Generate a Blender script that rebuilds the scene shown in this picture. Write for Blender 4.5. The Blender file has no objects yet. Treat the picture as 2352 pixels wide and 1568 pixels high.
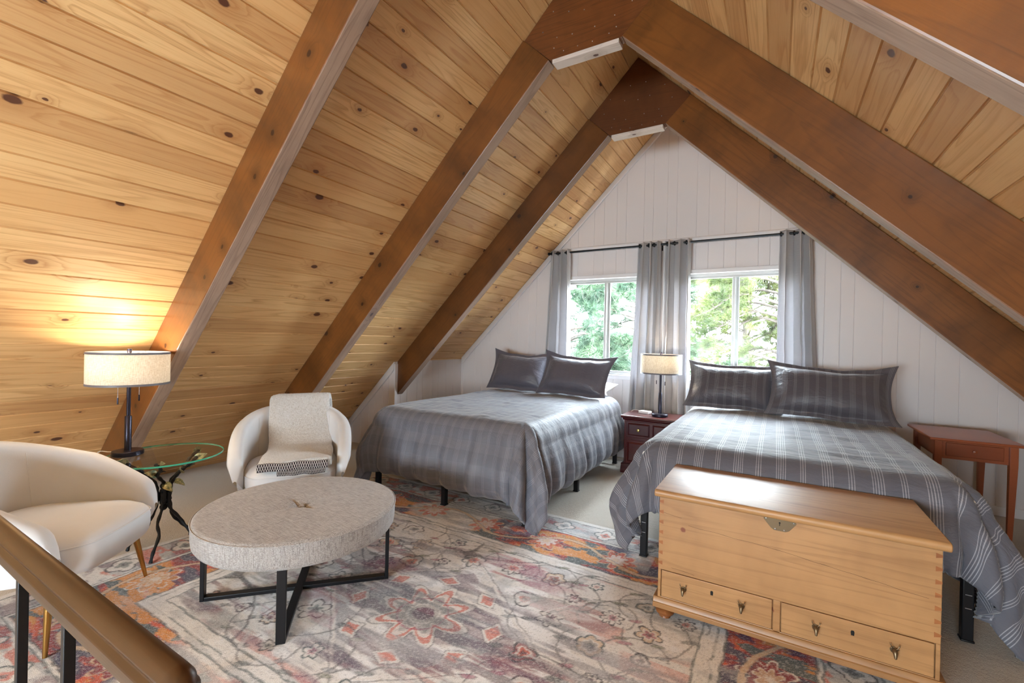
import bpy, bmesh, math, random
import numpy as np
from mathutils import Vector, Matrix, noise
PI = math.pi
random.seed(7)
sc = bpy.context.scene
COL = sc.collection

# ------------------------------------------------------------------ camera, world, sun, exposure
F_PX, YAW, PITCH, ROLL, HC = 1028.0, 0.5335, -0.0037, 0.0228, 1.31
def cam_axes():
    f = Vector((-math.sin(YAW)*math.cos(PITCH), math.cos(YAW)*math.cos(PITCH), math.sin(PITCH)))
    r = Vector((math.cos(YAW), math.sin(YAW), 0)); u = r.cross(f)
    return math.cos(ROLL)*r + math.sin(ROLL)*u, -math.sin(ROLL)*r + math.cos(ROLL)*u, f
_r, _u, _f = cam_axes()
cd = bpy.data.cameras.new('camera'); cam = bpy.data.objects.new('camera', cd); COL.objects.link(cam)
cd.sensor_width = 36; cd.lens = F_PX/2352*36; cd.clip_start = 0.02; cd.clip_end = 300
cam.matrix_world = Matrix(((_r.x, _u.x, -_f.x, 0), (_r.y, _u.y, -_f.y, 0), (_r.z, _u.z, -_f.z, HC), (0, 0, 0, 1)))
sc.camera = cam
world = bpy.data.worlds.new('world'); sc.world = world; world.use_nodes = True
_bg = world.node_tree.nodes['Background']; _bg.inputs[0].default_value = (0.80, 0.91, 1.0, 1); _bg.inputs[1].default_value = 27.0
sd = bpy.data.lights.new('sun', 'SUN'); sd.energy = 45.0; sd.angle = 0.01; sd.color = (1, .95, .85)
sun = bpy.data.objects.new('sun', sd); COL.objects.link(sun)
sun.rotation_euler = Vector((.75, -.05, .66)).to_track_quat('Z', 'Y').to_euler()
vs = sc.view_settings; vs.view_transform = 'Standard'; vs.look = 'None'; vs.gamma = 1; vs.use_curve_mapping = False
vs.exposure = 1.18
cy = sc.cycles
cy.max_bounces = 8; cy.diffuse_bounces = 5; cy.glossy_bounces = 3; cy.transmission_bounces = 4; cy.transparent_max_bounces = 8
cy.caustics_reflective = False; cy.caustics_refractive = False; cy.sample_clamp_indirect = 6.0
cy.use_denoising = True
try: cy.denoiser = 'OPENIMAGEDENOISE'
except Exception: pass

def portal(name, loc, rot, sx, sy):
    l = bpy.data.lights.new(name, 'AREA'); l.shape = 'RECTANGLE'; l.size = sx; l.size_y = sy
    l.cycles.is_portal = True
    o = bpy.data.objects.new(name, l); COL.objects.link(o); o.location = loc; o.rotation_euler = rot
YA, YB, YC, YE, YBACK = 1.353, 2.606, 3.815, 5.05, -3.0
W1, W2, WZ0, WZ1 = (-2.29, -1.15), (-.935, .205), .93, 2.05
portal('portal_1', (-1.72, YE+.14, 1.49), (-PI/2, 0, 0), 1.14, 1.12)
portal('portal_2', (-.365, YE+.14, 1.49), (-PI/2, 0, 0), 1.14, 1.12)
portal('portal_3', (-1.07, YBACK-.1, 1.05), (PI/2, 0, 0), 2.06, .9)

# ------------------------------------------------------------------ node helpers
def sr(r, g, b):
    def c(v):
        v /= 255.0
        return v/12.92 if v <= .04045 else ((v+.055)/1.055)**2.4
    return (c(r), c(g), c(b), 1)
class NT:
    def __init__(s, name):
        s.m = bpy.data.materials.new(name); s.m.use_nodes = True; s.t = s.m.node_tree
        s.b = s.t.nodes['Principled BSDF']; s.out = s.t.nodes['Material Output']
    def n(s, typ, **kw):
        nd = s.t.nodes.new(typ)
        for k, v in kw.items(): setattr(nd, k, v)
        return nd
    def l(s, a, b): s.t.links.new(a, b)
    def put(s, sock, v):
        if isinstance(v, bpy.types.NodeSocket): s.l(v, sock)
        elif v is not None: sock.default_value = v
    def math(s, op, a, b=None, c=None, clamp=False):
        nd = s.n('ShaderNodeMath', operation=op); nd.use_clamp = clamp
        s.put(nd.inputs[0], a); s.put(nd.inputs[1], b)
        if c is not None: s.put(nd.inputs[2], c)
        return nd.outputs[0]
    def mix(s, f, a, b, mode='MIX'):
        nd = s.n('ShaderNodeMix', data_type='RGBA', blend_type=mode)
        s.put(nd.inputs[0], f); s.put(nd.inputs[6], a); s.put(nd.inputs[7], b)
        return nd.outputs[2]
    def ramp(s, f, stops, interp='LINEAR'):
        nd = s.n('ShaderNodeValToRGB'); cr = nd.color_ramp; cr.interpolation = interp
        while len(cr.elements) < len(stops): cr.elements.new(.5)
        for e, (p, c) in zip(cr.elements, stops):
            e.position = p; e.color = c if isinstance(c, (tuple, list)) else (c, c, c, 1)
        s.put(nd.inputs[0], f); return nd.outputs[0]
    def obj(s): return s.n('ShaderNodeTexCoord').outputs['Object']
    def uv(s): return s.n('ShaderNodeTexCoord').outputs['UV']
    def sep(s, v):
        nd = s.n('ShaderNodeSeparateXYZ'); s.l(v, nd.inputs[0]); return nd.outputs
    def comb(s, x=0.0, y=0.0, z=0.0):
        nd = s.n('ShaderNodeCombineXYZ')
        s.put(nd.inputs[0], x); s.put(nd.inputs[1], y); s.put(nd.inputs[2], z); return nd.outputs[0]
    def noise(s, vec, scale, detail=3, rough=.5, dist=0.0):
        nd = s.n('ShaderNodeTexNoise'); s.put(nd.inputs['Vector'], vec); nd.inputs['Scale'].default_value = scale
        nd.inputs['Detail'].default_value = detail; nd.inputs['Roughness'].default_value = rough; nd.inputs['Distortion'].default_value = dist
        return nd.outputs[0]
    def mapv(s, vec, sc_=(1, 1, 1)):
        nd = s.n('ShaderNodeMapping'); s.put(nd.inputs['Vector'], vec); nd.inputs['Scale'].default_value = sc_; return nd.outputs[0]
    def bump(s, h, strength=.3, dist=.01, normal=None):
        nd = s.n('ShaderNodeBump'); nd.inputs['Strength'].default_value = strength; nd.inputs['Distance'].default_value = dist
        s.put(nd.inputs['Height'], h)
        if normal is not None: s.l(normal, nd.inputs['Normal'])
        s.l(nd.outputs[0], s.b.inputs['Normal']); return nd.outputs[0]
    def set(s, **kw):
        names = dict(color='Base Color', rough='Roughness', metal='Metallic', spec='Specular IOR Level', coat='Coat Weight', coatr='Coat Roughness',
                     sheen='Sheen Weight', sheenr='Sheen Roughness', aniso='Anisotropic', emis='Emission Color', emiss='Emission Strength', trans='Transmission Weight', ior='IOR')
        for k, v in kw.items(): s.put(s.b.inputs[names[k]], v)
        return s.m

def plain(name, col, rough=.5, **kw):
    t = NT(name); return t.set(color=col, rough=rough, **kw)

def wood(name, base, dark, light, pitch=None, phase=0.0, knots=.45, rough=.4, contrast=1.0, grain=1.0, var=.35, knot_scale=2.0, knot_r=.013, knotcol=None, blotch=0.0, coat=0.0, fixed=()):
    """grain runs along the local X axis; pitch = plank width along local Y"""
    t = NT(name); o = t.obj(); x, y, z = t.sep(o)
    oi = t.n('ShaderNodeObjectInfo').outputs['Random']
    off = t.math('MULTIPLY', oi, 31.7)
    if pitch:
        idx = t.math('FLOOR', t.math('DIVIDE', t.math('SUBTRACT', y, phase), pitch))
        wn = t.n('ShaderNodeTexWhiteNoise', noise_dimensions='1D'); t.l(t.math('ADD', idx, .37), wn.inputs['W'])
        rnd = wn.outputs['Value']; rc = t.sep(wn.outputs['Color'])[1]
    else:
        idx = None; rnd = oi; rc = oi
    zz = t.math('ADD', z, t.math('MULTIPLY', rnd, 23.0))
    xo = t.math('ADD', x, t.math('ADD', off, t.math('MULTIPLY', rnd, 17.0)))
    # knots
    kx = t.math('MULTIPLY', xo, knot_scale*.62); ky = t.math('MULTIPLY', t.math('ADD', y, t.math('MULTIPLY', z, .7)), knot_scale*1.0)
    vor = t.n('ShaderNodeTexVoronoi', voronoi_dimensions='2D'); vor.inputs['Scale'].default_value = 1.0
    t.l(t.comb(kx, ky, 0.0), vor.inputs['Vector'])
    d = t.math('DIVIDE', vor.outputs['Distance'], knot_scale)
    cs = t.sep(vor.outputs['Color'])
    has = t.math('LESS_THAN', cs[0], knots)
    size = t.math('MULTIPLY_ADD', cs[1], knot_r, knot_r*.35)
    wob = t.math('MULTIPLY', t.math('SUBTRACT', t.noise(o, 60, 2), .5), .006)
    dk = t.math('DIVIDE', t.math('ADD', d, wob), size)
    core = t.math('MULTIPLY', t.ramp(dk, [(0.55, 1.0), (.78, .0)]), has)
    for fx, fy, fz, fr in fixed:   # knots at known places (local x, z)
        q = t.math('SQRT', t.math('ADD', t.math('POWER', t.math('SUBTRACT', x, fx), 2.0), t.math('POWER', t.math('SUBTRACT', z, fz), 2.0)))
        core = t.math('MAXIMUM', core, t.ramp(t.math('DIVIDE', t.math('ADD', q, wob), fr), [(.5, 1.0), (.8, 0.0)]))
    halo = t.math('MULTIPLY', t.ramp(t.math('MULTIPLY', dk, .25), [(.12, 1.0), (1.0, .0)], 'EASE'), has)
    # grain
    gv = t.comb(t.math('MULTIPLY', xo, .55), t.math('MULTIPLY', y, 9.0), t.math('MULTIPLY', zz, 9.0))
    g1 = t.noise(gv, .8, 2, .45, .3)
    rings = t.math('ADD', t.math('MULTIPLY', g1, 11.0*grain), t.math('MULTIPLY', halo, 1.8))
    saw = t.math('FRACT', rings)
    ringl = t.ramp(saw, [(0.0, .15), (.55, .4), (.88, 1.0), (1.0, .15)])
    fine = t.noise(t.comb(t.math('MULTIPLY', xo, 6.0), t.math('MULTIPLY', y, 210.0), t.math('MULTIPLY', zz, 210.0)), 1.0, 2, .6)
    f = t.math('ADD', t.math('MULTIPLY', ringl, .42*contrast), t.math('MULTIPLY', t.math('SUBTRACT', fine, .5), .7*contrast))
    big = t.noise(t.comb(t.math('MULTIPLY', xo, .9), t.math('MULTIPLY', y, 3.0), zz), 1.3, 3)
    c = t.mix(t.math('MAXIMUM', t.math('MINIMUM', f, 1.0), 0.0), light, base)
    c = t.mix(t.math('MULTIPLY', t.math('MAXIMUM', t.math('SUBTRACT', f, .18), 0.0), .9), c, dark)
    c = t.mix(t.math('MULTIPLY', t.math('ADD', rc, t.math('MULTIPLY', t.math('SUBTRACT', big, .5), 1.2)), var, clamp=True), c, base)
    c = t.mix(t.math('MULTIPLY', t.math('GREATER_THAN', rnd, .72), .45*var), c, dark)
    if blotch:
        bl = t.ramp(t.noise(t.comb(t.math('MULTIPLY', xo, 1.6), t.math('MULTIPLY', y, 5.0), zz), 1.6, 4, .65), [(.42, 0.0), (.75, 1.0)])
        c = t.mix(t.math('MULTIPLY', bl, blotch), c, dark)
    kc = knotcol or sr(70, 32, 22)
    c = t.mix(t.math('MULTIPLY', halo, .35), c, dark)
    c = t.mix(t.math('MULTIPLY', core, .92), c, kc)
    t.bump(t.math('SUBTRACT', t.math('MULTIPLY', fine, .4), t.math('MULTIPLY', core, .5)), .12, .004)
    return t.set(color=c, rough=rough, coat=coat, coatr=.3)

PITCH_P, PH_L, PH_R = .1287, .064, .035
M = {}
M['plank_left'] = wood('pine_planks', sr(212, 164, 108), sr(156, 98, 50), sr(230, 192, 138), PITCH_P, PH_L, knots=.6, knot_scale=3.8, knot_r=.021, rough=.44, contrast=1.25, var=.7, knotcol=sr(74, 36, 28))
M['plank_right'] = wood('pine_planks_right', sr(212, 164, 108), sr(156, 98, 50), sr(230, 192, 138), PITCH_P, PH_R, knots=.6, knot_scale=3.8, knot_r=.021, rough=.44, contrast=1.25, var=.7, knotcol=sr(74, 36, 28))
M['beam'] = wood('stained_beam', sr(98, 56, 23), sr(46, 25, 11), sr(126, 76, 32), None, knots=.8, knot_scale=4.2, knot_r=.016, rough=.36, contrast=.8, var=.5, blotch=.7, knotcol=sr(40, 18, 10), coat=.2)
M['beam_under'] = wood('grey_brown_beam', sr(140, 114, 98), sr(88, 66, 56), sr(168, 142, 124), None, knots=.5, knot_scale=3.0, knot_r=.018, rough=.6, contrast=1.1, var=.5, blotch=.35, knotcol=sr(84, 68, 66))  # paler, greyer brown for the underside faces of the rafters
M['gusset'] = wood('stained_plywood', sr(96, 52, 24), sr(54, 26, 12), sr(118, 68, 32), None, knots=.1, grain=2.2, rough=.4, contrast=1.0, var=.5, blotch=.6)
M['tie'] = wood('pale_board', sr(196, 180, 168), sr(140, 120, 110), sr(214, 200, 190), None, knots=.5, knot_scale=4, rough=.6, contrast=.9)
M['chest'] = wood('old_pine', sr(164, 120, 76), sr(104, 68, 38), sr(184, 142, 96), None, knots=.14, knot_scale=2.4, knot_r=.024, rough=.42, contrast=.95, var=.5, blotch=.4, fixed=[(-.39, .0, .45, .016), (-.03, 0, .197, .012)], knotcol=sr(120, 62, 40), coat=.1)
M['chest_dark'] = wood('pine_end_grain', sr(140, 84, 44), sr(100, 56, 28), sr(160, 100, 54), None, knots=0, rough=.5)
M['chest_crack'] = plain('dark_crack', sr(66, 38, 22), .8)
M['chest_foot'] = wood('turned_foot', sr(120, 70, 36), sr(80, 42, 22), sr(140, 86, 46), None, knots=0, rough=.3, coat=.3)
M['cherry_dark'] = wood('dark_cherry', sr(58, 14, 20), sr(24, 5, 12), sr(84, 22, 20), None, knots=0, rough=.22, contrast=.6, coat=.5, blotch=.4)
M['cherry'] = wood('cherry', sr(140, 68, 38), sr(98, 42, 26), sr(160, 84, 48), None, knots=0, rough=.35, contrast=.45, var=.5, coat=.15)
M['walnut'] = wood('handrail_wood', sr(46, 28, 16), sr(22, 14, 10), sr(72, 46, 24), None, knots=0, rough=.34, contrast=.6, coat=.12, blotch=.4)
M['metal_black'] = plain('black_metal', sr(28, 29, 33), .38, metal=.4)
M['bronze'] = plain('dark_bronze', sr(52, 50, 62), .3, metal=.75)
M['brass'] = plain('brass', sr(180, 140, 80), .22, metal=1.0)
M['brass_old'] = plain('aged_brass', sr(120, 104, 82), .38, metal=.85)
M['iron'] = (lambda t: (t.bump(t.noise(t.obj(), 90, 3), .5, .004), t.set(color=sr(40, 42, 46), rough=.45, metal=.6))[1])(NT('wrought_iron'))
M['leafm'] = (lambda t: t.set(color=t.ramp(t.noise(t.obj(), 60, 2), [(.3, sr(90, 112, 92)), (.7, sr(206, 196, 150))]), rough=.42, metal=.5))(NT('leaf_metal'))
M['steel'] = plain('brushed_steel', sr(190, 190, 196), .3, metal=.9)
M['alu'] = plain('aluminium_frame', sr(186, 186, 184), .4, metal=.3)
M['gold_knob'] = plain('gold_knob', sr(220, 196, 120), .18, metal=1.0)
M['dark'] = plain('dark_hole', sr(18, 14, 12), .8)

def paint(name, col, rough=.35, bump=.08):
    t = NT(name); n = t.noise(t.mapv(t.obj(), (1, 1, 1)), 140, 2)
    t.bump(n, bump, .002); return t.set(color=col, rough=rough)
M['wall'] = paint('white_panel_paint', sr(222, 216, 216), .38)
M['trimw'] = paint('white_trim_paint', sr(226, 224, 226), .3)
M['plaster'] = paint('cream_paint', sr(216, 206, 190), .5)

def carpet():
    t = NT('beige_carpet'); o = t.obj()
    n1 = t.noise(o, 160, 3, .7); n2 = t.noise(t.mapv(o, (1, 2.2, 1)), 2.2, 3); n3 = t.noise(o, 38, 3, .6)
    c = t.mix(n1, sr(190, 180, 168), sr(240, 234, 226)); c = t.mix(t.math('MULTIPLY', n2, .4), c, sr(206, 194, 176))
    t.bump(t.math('ADD', n1, n3), .9, .012); return t.set(color=c, rough=.95, sheen=.2)
M['carpet'] = carpet()

def stripes_nodes(t, u, P):
    fr = t.math('FRACT', t.math('DIVIDE', u, P))
    st = [(0.0, 0.0)]
    def line(a, w=.016): st.extend([(a, 1.0), (a+w, 0.0)])
    for k in range(5): line(.06+k*.052)
    for k in range(3): line(.60+k*.052)
    return t.ramp(fr, st, 'CONSTANT')
def satin(name, base, linec, P, rough=.62, wr=1.0, cross=False, lmix=.5):
    t = NT(name); uvn = t.uv(); u, v, _ = t.sep(uvn)
    s = stripes_nodes(t, u, P)
    if cross:
        w = t.ramp(t.math('FRACT', t.math('DIVIDE', v, P*.9)), [(0, 0.0), (.52, .22), (.98, 0.0)], 'CONSTANT')
        c0 = t.mix(t.math('MULTIPLY', w, .35), base, linec)
    else: c0 = base
    c = t.mix(t.math('MULTIPLY', s, lmix), c0, linec)
    weave = t.noise(t.mapv(uvn, (1400, 1400, 1)), 1.0, 1)
    wrn = t.noise(t.mapv(uvn, (7, 16, 1)), 1.0, 4, .62, .8)
    wr2 = t.noise(t.mapv(uvn, (22, 60, 1)), 1.0, 3, .6, .5)
    h = t.math('ADD', t.math('MULTIPLY', wrn, 1.0*wr), t.math('ADD', t.math('MULTIPLY', wr2, .28*wr), t.math('ADD', t.math('MULTIPLY', s, .05), t.math('MULTIPLY', weave, .008))))
    t.bump(h, .42, .024)
    return t.set(color=c, rough=t.math('MULTIPLY_ADD', s, -.12, rough), sheen=.3, sheenr=.4, spec=.3)
M['duvet'] = satin('grey_satin_stripe', sr(100, 101, 111), sr(196, 198, 206), .20)
M['duvet_check'] = satin('grey_satin_check', sr(106, 109, 121), sr(172, 174, 184), .17, rough=.55, cross=True, lmix=.3)
M['sham'] = satin('sham_satin', sr(88, 84, 90), sr(150, 147, 152), .16, rough=.42)
M['sham_plain'] = satin('sham_plain_satin', sr(96, 94, 104), sr(106, 104, 114), .16, rough=.30)
M['cotton'] = plain('white_cotton', sr(236, 234, 234), .8, sheen=.2)
M['cream_cotton'] = plain('cream_cotton', sr(226, 210, 186), .8)
def curtain_mat():
    t = NT('silver_satin_curtain'); o = t.uv()
    n = t.noise(t.mapv(o, (3, 26, 1)), 1.0, 4, .65, 1.2); t.bump(n, .45, .012)
    t.set(color=sr(206, 204, 205), rough=.30, sheen=.3, spec=.8, metal=.05)
    tr = t.n('ShaderNodeBsdfTranslucent'); tr.inputs[0].default_value = sr(200, 198, 202)
    ms = t.n('ShaderNodeMixShader'); ms.inputs[0].default_value = .40
    t.l(t.b.outputs[0], ms.inputs[1]); t.l(tr.outputs[0], ms.inputs[2]); t.l(ms.outputs[0], t.out.inputs[0]); return t.m
M['curtain'] = curtain_mat()
def velvet():
    t = NT('cream_velvet'); o = t.obj(); n = t.noise(o, 420, 2, .7); n2 = t.noise(o, 5, 3)
    c = t.mix(t.math('MULTIPLY', n2, .6), sr(204, 205, 208), sr(226, 227, 232)); t.bump(n, .25, .002)
    return t.set(color=c, rough=.75, sheen=.6, sheenr=.4)
M['velvet'] = velvet()
def linen(name, a, b, c_, coarse=1.0):
    t = NT(name); o = t.obj()
    h = t.noise(t.mapv(o, (20, 300, 300)), 1.0, 2, .6); v = t.noise(t.mapv(o, (300, 300, 18)), 1.0, 2, .6); hy = t.noise(t.mapv(o, (300, 20, 300)), 1.0, 2, .6)
    c = t.mix(t.ramp(h, [(.35, 0.0), (.65, 1.0)]), a, b)
    c = t.mix(t.math('MULTIPLY', t.ramp(v, [(.5, 0.0), (.72, 1.0)]), .5*coarse), c, c_)
    c = t.mix(t.math('MULTIPLY', t.ramp(hy, [(.56, 0.0), (.72, 1.0)]), .55*coarse), c, c_)
    t.bump(t.math('ADD', h, v), .35, .003); return t.set(color=c, rough=.85, sheen=.2)
M['linen_grey'] = linen('grey_linen', sr(146, 140, 136), sr(182, 178, 177), sr(86, 80, 78), 1.3)
def shade_mat():
    t = NT('linen_lampshade'); o = t.obj()
    h = t.noise(t.mapv(o, (60, 60, 900)), 1.0, 2); v = t.noise(t.mapv(o, (500, 500, 40)), 1.0, 2)
    c = t.mix(t.ramp(t.math('ADD', t.math('MULTIPLY', h, .5), t.math('MULTIPLY', v, .5)), [(.4, 0.0), (.6, 1.0)]), sr(200, 190, 172), sr(234, 228, 218))
    t.set(color=c, rough=.9)
    tr = t.n('ShaderNodeBsdfTranslucent'); t.l(c, tr.inputs[0])
    ms = t.n('ShaderNodeMixShader'); ms.inputs[0].default_value = .30
    t.l(t.b.outputs[0], ms.inputs[1]); t.l(tr.outputs[0], ms.inputs[2]); t.l(ms.outputs[0], t.out.inputs[0]); return t.m
M['shade'] = shade_mat()
def sherpa():
    t = NT('sherpa_fleece'); o = t.obj(); n = t.noise(o, 110, 3, .7, 1.0); n2 = t.noise(o, 420, 2, .6)
    c = t.mix(t.ramp(n, [(.3, 0.0), (.6, 1.0)]), sr(220, 216, 212), sr(252, 252, 252)); t.bump(t.math('ADD', n, t.math('MULTIPLY', n2, .4)), 1.0, .012)
    return t.set(color=c, rough=.95, sheen=.5)
M['sherpa'] = sherpa()
def knit():
    t = NT('dark_knit_border'); u, v, _ = t.sep(t.uv())
    a = t.math('ABSOLUTE', t.math('SUBTRACT', t.math('FRACT', t.math('MULTIPLY', u, 30.0)), .5))
    b = t.math('ABSOLUTE', t.math('SUBTRACT', t.math('FRACT', t.math('MULTIPLY', v, 2.0)), .5))
    k = t.math('ABSOLUTE', t.math('SUBTRACT', t.math('ADD', a, b), .5))
    return t.set(color=t.ramp(k, [(0.0, sr(226, 220, 216)), (.07, sr(40, 32, 36))], 'CONSTANT'), rough=.9)
M['knit'] = knit()
def clear(name, tint=(1, 1, 1, 1), refl=.06, ior=1.45):
    t = NT(name); tr = t.n('ShaderNodeBsdfTransparent'); tr.inputs[0].default_value = tint
    gl = t.n('ShaderNodeBsdfGlossy'); gl.inputs['Roughness'].default_value = .02
    fr = t.n('ShaderNodeFresnel'); fr.inputs[0].default_value = ior
    ms = t.n('ShaderNodeMixShader'); geo = t.n('ShaderNodeNewGeometry')
    t.l(t.math('MULTIPLY', t.math('MAXIMUM', fr.outputs[0], refl), t.math('SUBTRACT', 1.0, geo.outputs['Backfacing'])), ms.inputs[0])
    t.l(tr.outputs[0], ms.inputs[1]); t.l(gl.outputs[0], ms.inputs[2]); t.l(ms.outputs[0], t.out.inputs[0]); return t.m
M['pane'] = clear('window_glass', (.97, .985, .98, 1), .003, 1.12)
M['glass_top'] = clear('clear_glass', (.96, .985, .975, 1), .04, 1.35)
M['glass_edge'] = (lambda t: t.set(color=sr(70, 190, 160), rough=.08, trans=.35, ior=1.45))(NT('green_glass_edge'))
M['plastic_white'] = plain('white_plastic', sr(232, 230, 230), .35)
M['cord'] = plain('pale_cord', sr(210, 208, 204), .5)
M['bulb'] = plain('lamp_bulb', sr(255, 230, 190), .4, emis=sr(255, 214, 160), emiss=6.0)
M['ground'] = (lambda t: t.set(color=t.mix(t.noise(t.obj(), 1.4, 4), sr(58, 56, 50), sr(84, 80, 70)), rough=.95))(NT('dry_ground'))
M['bark'] = (lambda t: (t.bump(t.noise(t.mapv(t.obj(), (8, 8, 2)), 2, 4), .8, .05), t.set(color=t.mix(t.noise(t.mapv(t.obj(), (8, 8, 2)), 2, 4), sr(40, 34, 30), sr(78, 68, 60)), rough=.9))[1])(NT('pine_bark'))
def needles(name, a, b):
    t = NT(name); r = t.noise(t.obj(), 2.2, 3, .6)
    c = t.mix(t.ramp(r, [(.35, 0.0), (.65, 1.0)]), a, b); t.set(color=c, rough=.5)
    tr = t.n('ShaderNodeBsdfTranslucent'); t.l(c, tr.inputs[0]); ms = t.n('ShaderNodeMixShader'); ms.inputs[0].default_value = .35
    t.l(t.b.outputs[0], ms.inputs[1]); t.l(tr.outputs[0], ms.inputs[2]); t.l(ms.outputs[0], t.out.inputs[0]); return t.m
M['needle_a'] = needles('pine_needles_blue', sr(30, 52, 40), sr(66, 84, 62))
M['needle_b'] = needles('pine_needles_yellow', sr(48, 62, 30), sr(92, 98, 54))
M['red_paint'] = plain('red_car_paint', sr(120, 14, 14), .4, coat=.3)
M['tyre'] = plain('tyre_rubber', sr(30, 30, 32), .8)
M['house_wall'] = plain('pale_house_paint', sr(92, 90, 84), .8)
M['siding'] = plain('grey_siding', sr(50, 48, 48), .8)
M['roofing'] = plain('dark_roofing', sr(40, 38, 38), .8)

# ------------------------------------------------------------------ geometry helpers
def finish(bm, name, mat=None, parent=None, loc=None, rot=None, smooth=35, bevel=0.0, seg=2, mats=None, subsurf=0, solid=0.0):
    me = bpy.data.meshes.new(name); bmesh.ops.recalc_face_normals(bm, faces=bm.faces); bm.to_mesh(me); bm.free()
    return link_mesh(me, name, mat, parent, loc, rot, smooth, bevel, seg, mats, subsurf, solid)
def link_mesh(me, name, mat=None, parent=None, loc=None, rot=None, smooth=35, bevel=0.0, seg=2, mats=None, subsurf=0, solid=0.0):
    for m in (mats or ([mat] if mat else [])): me.materials.append(m)
    if smooth is not None:
        for p in me.polygons: p.use_smooth = True
        try: me.set_sharp_from_angle(angle=math.radians(smooth))
        except Exception: pass
    o = bpy.data.objects.new(name, me); COL.objects.link(o)
    if parent is not None: o.parent = parent
    if loc is not None: o.location = loc
    if rot is not None: o.rotation_euler = rot
    if bevel:
        b = o.modifiers.new('bevel', 'BEVEL'); b.width = bevel; b.segments = seg; b.limit_method = 'ANGLE'; b.angle_limit = math.radians(40)
    if solid:
        s = o.modifiers.new('solid', 'SOLIDIFY'); s.thickness = solid; s.offset = 0
    if subsurf:
        s = o.modifiers.new('sub', 'SUBSURF'); s.levels = subsurf; s.render_levels = subsurf
    return o
def thing(name, label, cat, loc=(0, 0, 0), rz=0, group=None):
    o = bpy.data.objects.new(name, None); COL.objects.link(o); o.location = loc; o.rotation_euler = (0, 0, rz)
    o.empty_display_size = .05; o['label'] = label; o['category'] = cat
    if group: o['group'] = group
    return o
def tag(o, label, cat, group=None, kind=None):
    o['label'] = label; o['category'] = cat
    if group: o['group'] = group
    if kind: o['kind'] = kind
    return o
def struct(o): o['kind'] = 'structure'; return o
def dup(root, label=None, loc=None, rz=None, group=None):
    r = root.copy(); COL.objects.link(r)
    if label: r['label'] = label
    if loc is not None: r.location = loc
    if rz is not None: r.rotation_euler = (0, 0, rz)
    if group: r['group'] = group
    def rec(src, dst):
        for ch in list(src.children):
            c = ch.copy(); COL.objects.link(c); c.parent = dst; rec(ch, c)
    rec(root, r); return r
def box(bm, x0, x1, y0, y1, z0, z1, mi=0):
    v = [bm.verts.new(p) for p in ((x0, y0, z0), (x1, y0, z0), (x1, y1, z0), (x0, y1, z0), (x0, y0, z1), (x1, y0, z1), (x1, y1, z1), (x0, y1, z1))]
    for q in ((0, 3, 2, 1), (4, 5, 6, 7), (0, 1, 5, 4), (1, 2, 6, 5), (2, 3, 7, 6), (3, 0, 4, 7)):
        f = bm.faces.new([v[i] for i in q]); f.material_index = mi
    return v
def B(*a, **k): bm = bmesh.new(); box(bm, *a, **k); return bm
def prism(bm, pts, h0, h1, axis='Y', mi=0):
    def P(a, b, h): return (a, h, b) if axis == 'Y' else ((a, b, h) if axis == 'Z' else (h, a, b))
    lo = [bm.verts.new(P(a, b, h0)) for a, b in pts]; hi = [bm.verts.new(P(a, b, h1)) for a, b in pts]
    n = len(pts); f = [bm.faces.new(lo), bm.faces.new(hi[::-1])]
    for i in range(n): f.append(bm.faces.new((lo[i], hi[i], hi[(i+1) % n], lo[(i+1) % n])))
    for q in f: q.material_index = mi
    return f
def lathe(bm, prof, seg=24, cx=0, cy_=0, rot=None, off=(0, 0, 0), caps=True):
    rings = []
    for r, z in prof:
        ring = []
        for i in range(seg):
            a = 2*PI*i/seg; p = Vector((cx+r*math.cos(a), cy_+r*math.sin(a), z))
            if rot is not None: p = rot @ p
            ring.append(bm.verts.new(p+Vector(off)))
        rings.append(ring)
    for a, b in zip(rings, rings[1:]):
        for i in range(seg): bm.faces.new((a[i], a[(i+1) % seg], b[(i+1) % seg], b[i]))
    if caps and prof[0][0] > 1e-5: bm.faces.new(rings[0][::-1])
    if caps and prof[-1][0] > 1e-5: bm.faces.new(rings[-1])
def tube(bm, pts, rad, seg=8, closed=False):
    pts = [Vector(p) for p in pts]; n = len(pts)
    if not hasattr(rad, '__len__'): rad = [rad]*n
    up = Vector((.13, .31, .94)).normalized(); rings = []
    for i, p in enumerate(pts):
        d = (pts[min(i+1, n-1)] - pts[max(i-1, 0)]).normalized()
        a = d.cross(up)
        if a.length < 1e-3: a = d.cross(Vector((1, 0, 0)))
        a.normalize(); b = d.cross(a).normalized()
        rings.append([bm.verts.new(p + rad[i]*(math.cos(2*PI*k/seg)*a + math.sin(2*PI*k/seg)*b)) for k in range(seg)])
    for a, b in zip(rings, rings[1:]):
        for i in range(seg): bm.faces.new((a[i], a[(i+1) % seg], b[(i+1) % seg], b[i]))
    bm.faces.new(rings[0][::-1]); bm.faces.new(rings[-1])
def sphere(bm, c, r, sx=1, sy=1, sz=1, seg=14):
    m = Matrix.Translation(c) @ Matrix.Diagonal((r*sx, r*sy, r*sz, 1)); bmesh.ops.create_uvsphere(bm, u_segments=seg, v_segments=max(6, seg//2), radius=1, matrix=m)
def smoothpath(pts, n=6):
    pts = [Vector(p) for p in pts]; out = []
    for i in range(len(pts)-1):
        p0, p1, p2, p3 = pts[max(i-1, 0)], pts[i], pts[i+1], pts[min(i+2, len(pts)-1)]
        for k in range(n):
            t = k/n; out.append(.5*((2*p1)+(-p0+p2)*t+(2*p0-5*p1+4*p2-p3)*t*t+(-p0+3*p1-3*p2+p3)*t**3))
    out.append(pts[-1]); return out
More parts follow.
